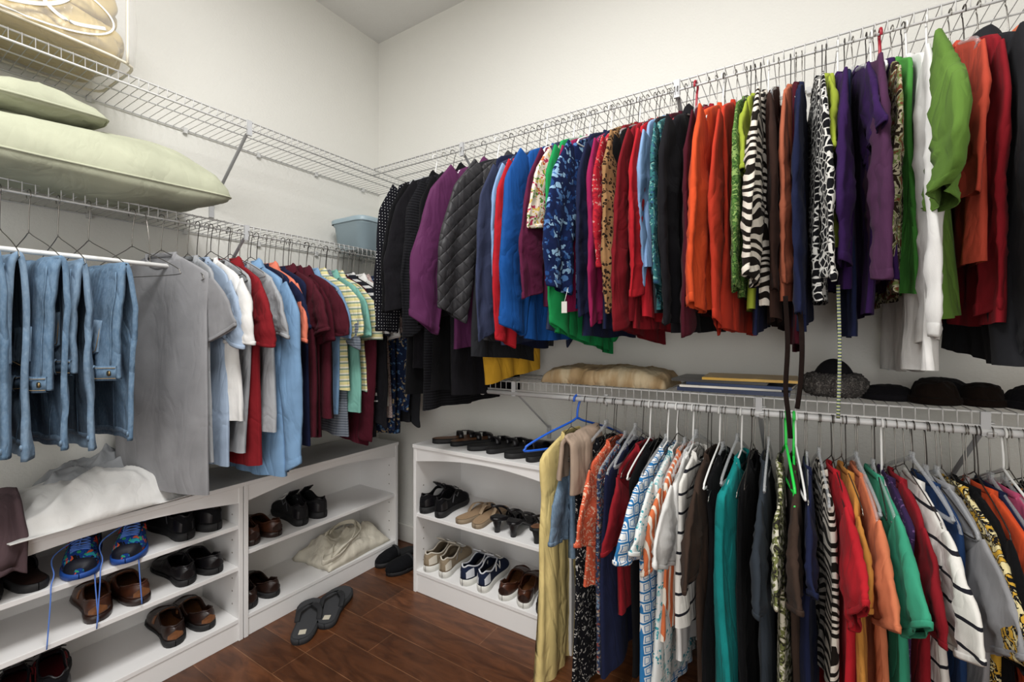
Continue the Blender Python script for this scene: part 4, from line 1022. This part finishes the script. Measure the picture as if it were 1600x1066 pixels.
for (x, y, rz, s) in ((-1.615, 1.025, .80, 1), (-1.615, 1.135, .66, -1)):
    shoe('flip', 'flip_flop', 'near-black foam flip-flop with wide webbing strap on the floor', (x, y, .0005), rz, (flsole, gstr, simple('dark_footbed', '#3a3b3e', .85), ltl), L=.285, side=s, group='flip-flops on the floor', ws=1.15, th_flip=.022)
for (x, y, s) in ((-1.79, 1.745, 1), (-1.68, 1.72, -1)):
    shoe('clog', 'slipper', 'black slipper on the floor in the corner', (x+.0, y+.08, .0005), pi-.15, (rub, fabric('black_felt', '#16171a'), gstr, gstr), L=.25, side=s, group='slippers in the corner')

YC = YW-.016-.335+.012
zt, z1, z0 = .6805, .3625, .1005
def pc(kind, nm, label, x, z, rz, cols, **kw): pair(kind, nm, label, x, YC+kw.pop('dy', 0), z, rz, cols, d=(1, 0), group=CS, **kw)
pc('flat', 'sandal', 'black flat two-strap sandal with tan footbed on the cabinet', -1.40, zt, -.65, (rub, blk, tan, blk), gap=.11, L=.235, dy=.05)
pc('flat', 'sandal', 'black flat two-strap sandal on top of the cabinet', -1.18, zt, -.55, (rub, blk, rub, blk), gap=.105, L=.235, dy=.03)
pc('clog', 'sandal', 'black slip-on sandal on top of the cabinet', -.97, zt, -.45, (rub, blk, rub, blk), gap=.105, L=.235, dy=.01)
pc('sneaker', 'sneaker', 'black sneaker on the middle cabinet shelf', -1.425, z1, 0.1, (rub, blkf, gsole, blk), gap=.10, L=.25, laces=simple('black_lace', '#101012', .8))
pc('flip', 'sandal', 'beige toe-post sandal on the middle cabinet shelf', -1.215, z1, .0, (grb, lea('beige_strap', '#b39b7e', .5), beig, beig), gap=.095, L=.25)
pc('heel', 'heeled_sandal', 'black heeled sandal on the middle cabinet shelf', -1.03, z1, .1, (blk, blk, rub, blk), gap=.09, L=.24)
pc('heel', 'heeled_sandal', 'black strappy block-heel sandal on the cabinet shelf', -.84, z1, .1, (rub, blk, tan, blk), gap=.09, L=.24)
pc('sneaker', 'sneaker', 'khaki and white walking sneaker on the bottom shelf', -1.40, z0, .12, (wrub, tanf, gryf, offw), gap=.10, L=.25)
pc('sneaker', 'sneaker', 'navy and white sneaker with a white N emblem', -1.185, z0, .12, (wrub, navyf, gryf, navymark), gap=.10, L=.25)
pc('loafer', 'boat_shoe', 'brown leather boat shoe on the bottom shelf', -.98, z0, .2, (wrub, brn, tan, dbr), gap=.10, L=.26)
pc('loafer', 'loafer', 'black leather loafer on the bottom shelf', -.81, z0, .1, (rub, blk, dbr, blk), gap=.09, L=.25)

# ------------------------------------------------------------------ tote bag, clothes on cabinet top
canvas = fabric('natural_canvas', '#e6dfcc', wr=.2)
mb = MB(); rows = []
n = 48
def tz(u, v, top):
    e_ = max(0, (1-abs(u)**3))*max(0, (1-abs(v)**3))
    return (.072+.05*nz(u*1.6, v*1.6, 4)+.022*ridge(u*1.6+v*1.2, v*1.9, 9)+.006*ridge(u*4, v*4, 3))*e_**.5 if top else 0.001
for top_ in (True, False):
    rows = []
    for i in range(n+1):
        row = []
        for j in range(n+1):
            u = i/n*2-1; v = j/n*2-1
            row.append(Vector(((.135+.012*nz(v*2, 1, 1))*u, (.195+.02*nz(u*2, 3, 1))*v, tz(u, v, top_))))
        rows.append(row)
    mb.grid(rows)
tote = mb.obj('tote_bag', canvas, loc=(-1.985, 1.505, zB0+.001), rot=(0, 0, .05), merge=.0012); tag(tote, 'crumpled natural canvas tote bag lying on the bottom shelf', 'tote bag')
for k in (0, 1):
    h = MB(); P = cat([(.06, -.16+.05*k, .075), (.12, -.215+.05*k, .05), (.135, -.12, .06+.02*k), (.10, -.02+.04*k, .105), (.02, .05, .125), (-.03, .0, .12), (.0, -.08-.03*k, .115)], 6)
    h.tube(P, (.013, .002), 8, up=(.4, 0, 1)); h.obj('handle', canvas, parent=tote)

def heap(name, label, mat, loc, rz, a, b, h, seed, category, fr=3.0):
    mb = MB(); n = 60; rows = []
    for i in range(n+1):
        row = []
        for j in range(n+1):
            u = i/n*2-1; v = j/n*2-1
            rr_ = min(1, (abs(u)**3+abs(v)**3)**(1/3)); e_ = max(0, 1-rr_**3)
            f1 = ridge(u*fr*.4+v*.6+seed, v*fr*.5, 1); f2 = ridge(u*fr*.9+seed, v*fr*1.0, 5)
            z = h*(e_**.7)*(.75+.5*nz(u*1.1+seed, v*1.1, 2)+.22*f1+.10*f2)
            k = 1+.08*nz(u*1.5+seed, v*1.5, 7)
            row.append(Vector((a*u*k, b*v*k, max(.0, z)-(.0 if rr_ < 1 else .0))))
        rows.append(row)
    mb.grid(rows)
    o = mb.obj(name, mat, loc=loc, rot=(0, 0, rz)); s = o.modifiers.new('s', 'SOLIDIFY'); s.thickness = .003; s.offset = 1
    tag(o, label, category); return o
heap('folded_jeans', 'folded dark blue jeans on the cabinet top', fabric('indigo_denim', ['#27324a', '#4f6280'], pat='denim'), (-1.985, .42, .611), 0, .14, .27, .05, 31, 'jeans')
heap('t_shirt', 'crumpled light gray t-shirt on the cabinet top', fm('ltgray'), (-2.03, .56, .625), .2, .10, .21, .15, 17, 't-shirt')
heap('t_shirt', 'crumpled white t-shirt heaped on the cabinet top', fm('white'), (-1.95, .52, .622), .1, .15, .24, .12, 8, 't-shirt')

def overhang(name, label, mat, y0, y1, depth, z, category, seed):
    mb = MB(); P = cat([(-2.05, 0, z-.03), (-2.0, 0, z+.02), (-1.92, 0, z+.035), (-1.85, 0, z+.01), (-1.818, 0, z-.05), (-1.812, 0, z-.10), (-1.815, 0, z-depth)], 7); n = 36; rows = []
    for k, p in enumerate(P):
        row = []
        for j in range(n+1):
            v = j/n; s = k/len(P)
            y = y0+(y1-y0)*v+(.02*nz(s*3, seed, v*2))
            row.append(Vector((p.x+.016*nz(v*6+seed, s*4, 0)+.01*math.sin(v*22+seed)*s, y, p.z+.014*nz(v*5, s*5, seed)-(.04*nz(v*3+seed, 1, 1) if s > .9 else 0))))
        rows.append(row)
    mb.grid(rows); o = mb.obj(name, mat, smooth=True); s = o.modifiers.new('s', 'SOLIDIFY'); s.thickness = .008; s.offset = 1
    tag(o, label, category); return o
overhang('sweater', 'mauve brown sweater draped over the cabinet front edge', fabric('mauve_knit', '#5a474b'), .14, .345, .165, .69, 'sweater', 3)

blues = [o for o in bpy.data.objects if o.name.startswith('sneaker') and 'blue, teal' in o.get('label', '')]
for s in blues:
    rzs = s.rotation_euler[2]; lx, ly = s.location[0], s.location[1]
    ca, sa = math.cos(-rzs), math.sin(-rzs)
    def W2L(X, Y, Z): return (ca*(X-lx)-sa*(Y-ly), sa*(X-lx)+ca*(Y-ly), Z-zA1)
    yy = ly-.10
    for dy_, ln in ((-.05, .17), (.045, .15)):
        ap = MB()
        P = cat([(0+dy_*.1, .14, .105), W2L(-1.90, yy+dy_*.6, zA1+.07), W2L(-1.855, yy+dy_*.8, zA1+.03), W2L(-1.836, yy+dy_, zA1+.008), W2L(-1.832, yy+dy_*1.05, zA1-.04), W2L(-1.832, yy+dy_*1.2, zA1-ln)], 6)
        ap.tube(P, .0018, 6); ap.obj('loose_lace', simple('blue_lace', '#5b84d8', .8), parent=s)

# ------------------------------------------------------------------ belts / ribbons, tag
def strip(name, label, mat, P, w, category):
    mb = MB(); mb.tube(cat(P, 8), (w, .0012), 8, up=(1, 0, 0)); o = mb.obj(name, mat); tag(o, label, category); return o
dks = fabric('very_dark_brown_cloth', '#1e1411')
strip('sash', 'long dark brown fabric sash hanging between the garments', dks, [(-.035, 1.33, 1.28), (-.03, 1.32, 1.16), (-.034, 1.32, 1.05), (-.028, 1.32, .98), (-.024, 1.325, .925)], .0055, 'sash')
strip('sash', 'long dark brown fabric sash hanging between the garments', dks, [(-.008, 1.33, 1.28), (.0, 1.32, 1.18), (-.002, 1.32, 1.08), (-.010, 1.325, 1.0)], .0055, 'sash')
strip('belt', 'narrow patterned blue and yellow belt hanging from a blouse', F('belt_pattern', ['#1b2f5a', '#8f9a50', '#a8a595'], pat='hstripe', s=7), [(.072, 1.32, 1.30), (.075, 1.32, 1.14), (.072, 1.32, .985)], .0038, 'belt')
mb = MB(); mb.box((-.612-.009, 1.257, 1.25), (-.612+.009, 1.2585, 1.285)); o = mb.obj('price_tag', simple('tag_card', '#bfbdb6', .7), smooth=False); tag(o, 'small white paper price tag hanging from a floral blouse', 'tag')
mb = MB(); mb.tube([(-.612, 1.258, 1.283), (-.612, 1.285, 1.33)], .0006, 5); mb.obj('tag_string', whitep, parent=o)

# ------------------------------------------------------------------ lights
def area(name, loc, target, size, sy, energy, col):
    l = bpy.data.lights.new(name, 'AREA'); l.shape = 'RECTANGLE'; l.size = size; l.size_y = sy; l.energy = energy; l.color = col
    o = bpy.data.objects.new(name, l); COL.objects.link(o); o.location = loc
    o.rotation_euler = (Vector(target)-Vector(loc)).to_track_quat('-Z', 'Y').to_euler(); return o
area('ceiling_lamp_light', (-.6, .25, 2.9), (-.6, .25, 0), .8, .8, 58, (1, .99, .975))
area('added_fill_light', (.2, -1.5, 1.3), (-1.3, 1.2, .9), 1.6, 2.2, 36, (1, .995, .99))  # soft fill added behind the camera; the front wall has no doorway
w = bpy.data.worlds.new('world'); SC.world = w; w.use_nodes = True
w.node_tree.nodes['Background'].inputs[0].default_value = (.9, .9, 1, 1); w.node_tree.nodes['Background'].inputs[1].default_value = .3

# ------------------------------------------------------------------ camera
cam = bpy.data.cameras.new('camera'); cam.lens = 16.0; cam.sensor_width = 36; cam.shift_y = -.005; cam.clip_start = .02
co = bpy.data.objects.new('camera', cam); COL.objects.link(co); co.location = (0, 0, 1.18); co.rotation_euler = (pi/2, 0, math.radians(32.5))
SC.camera = co
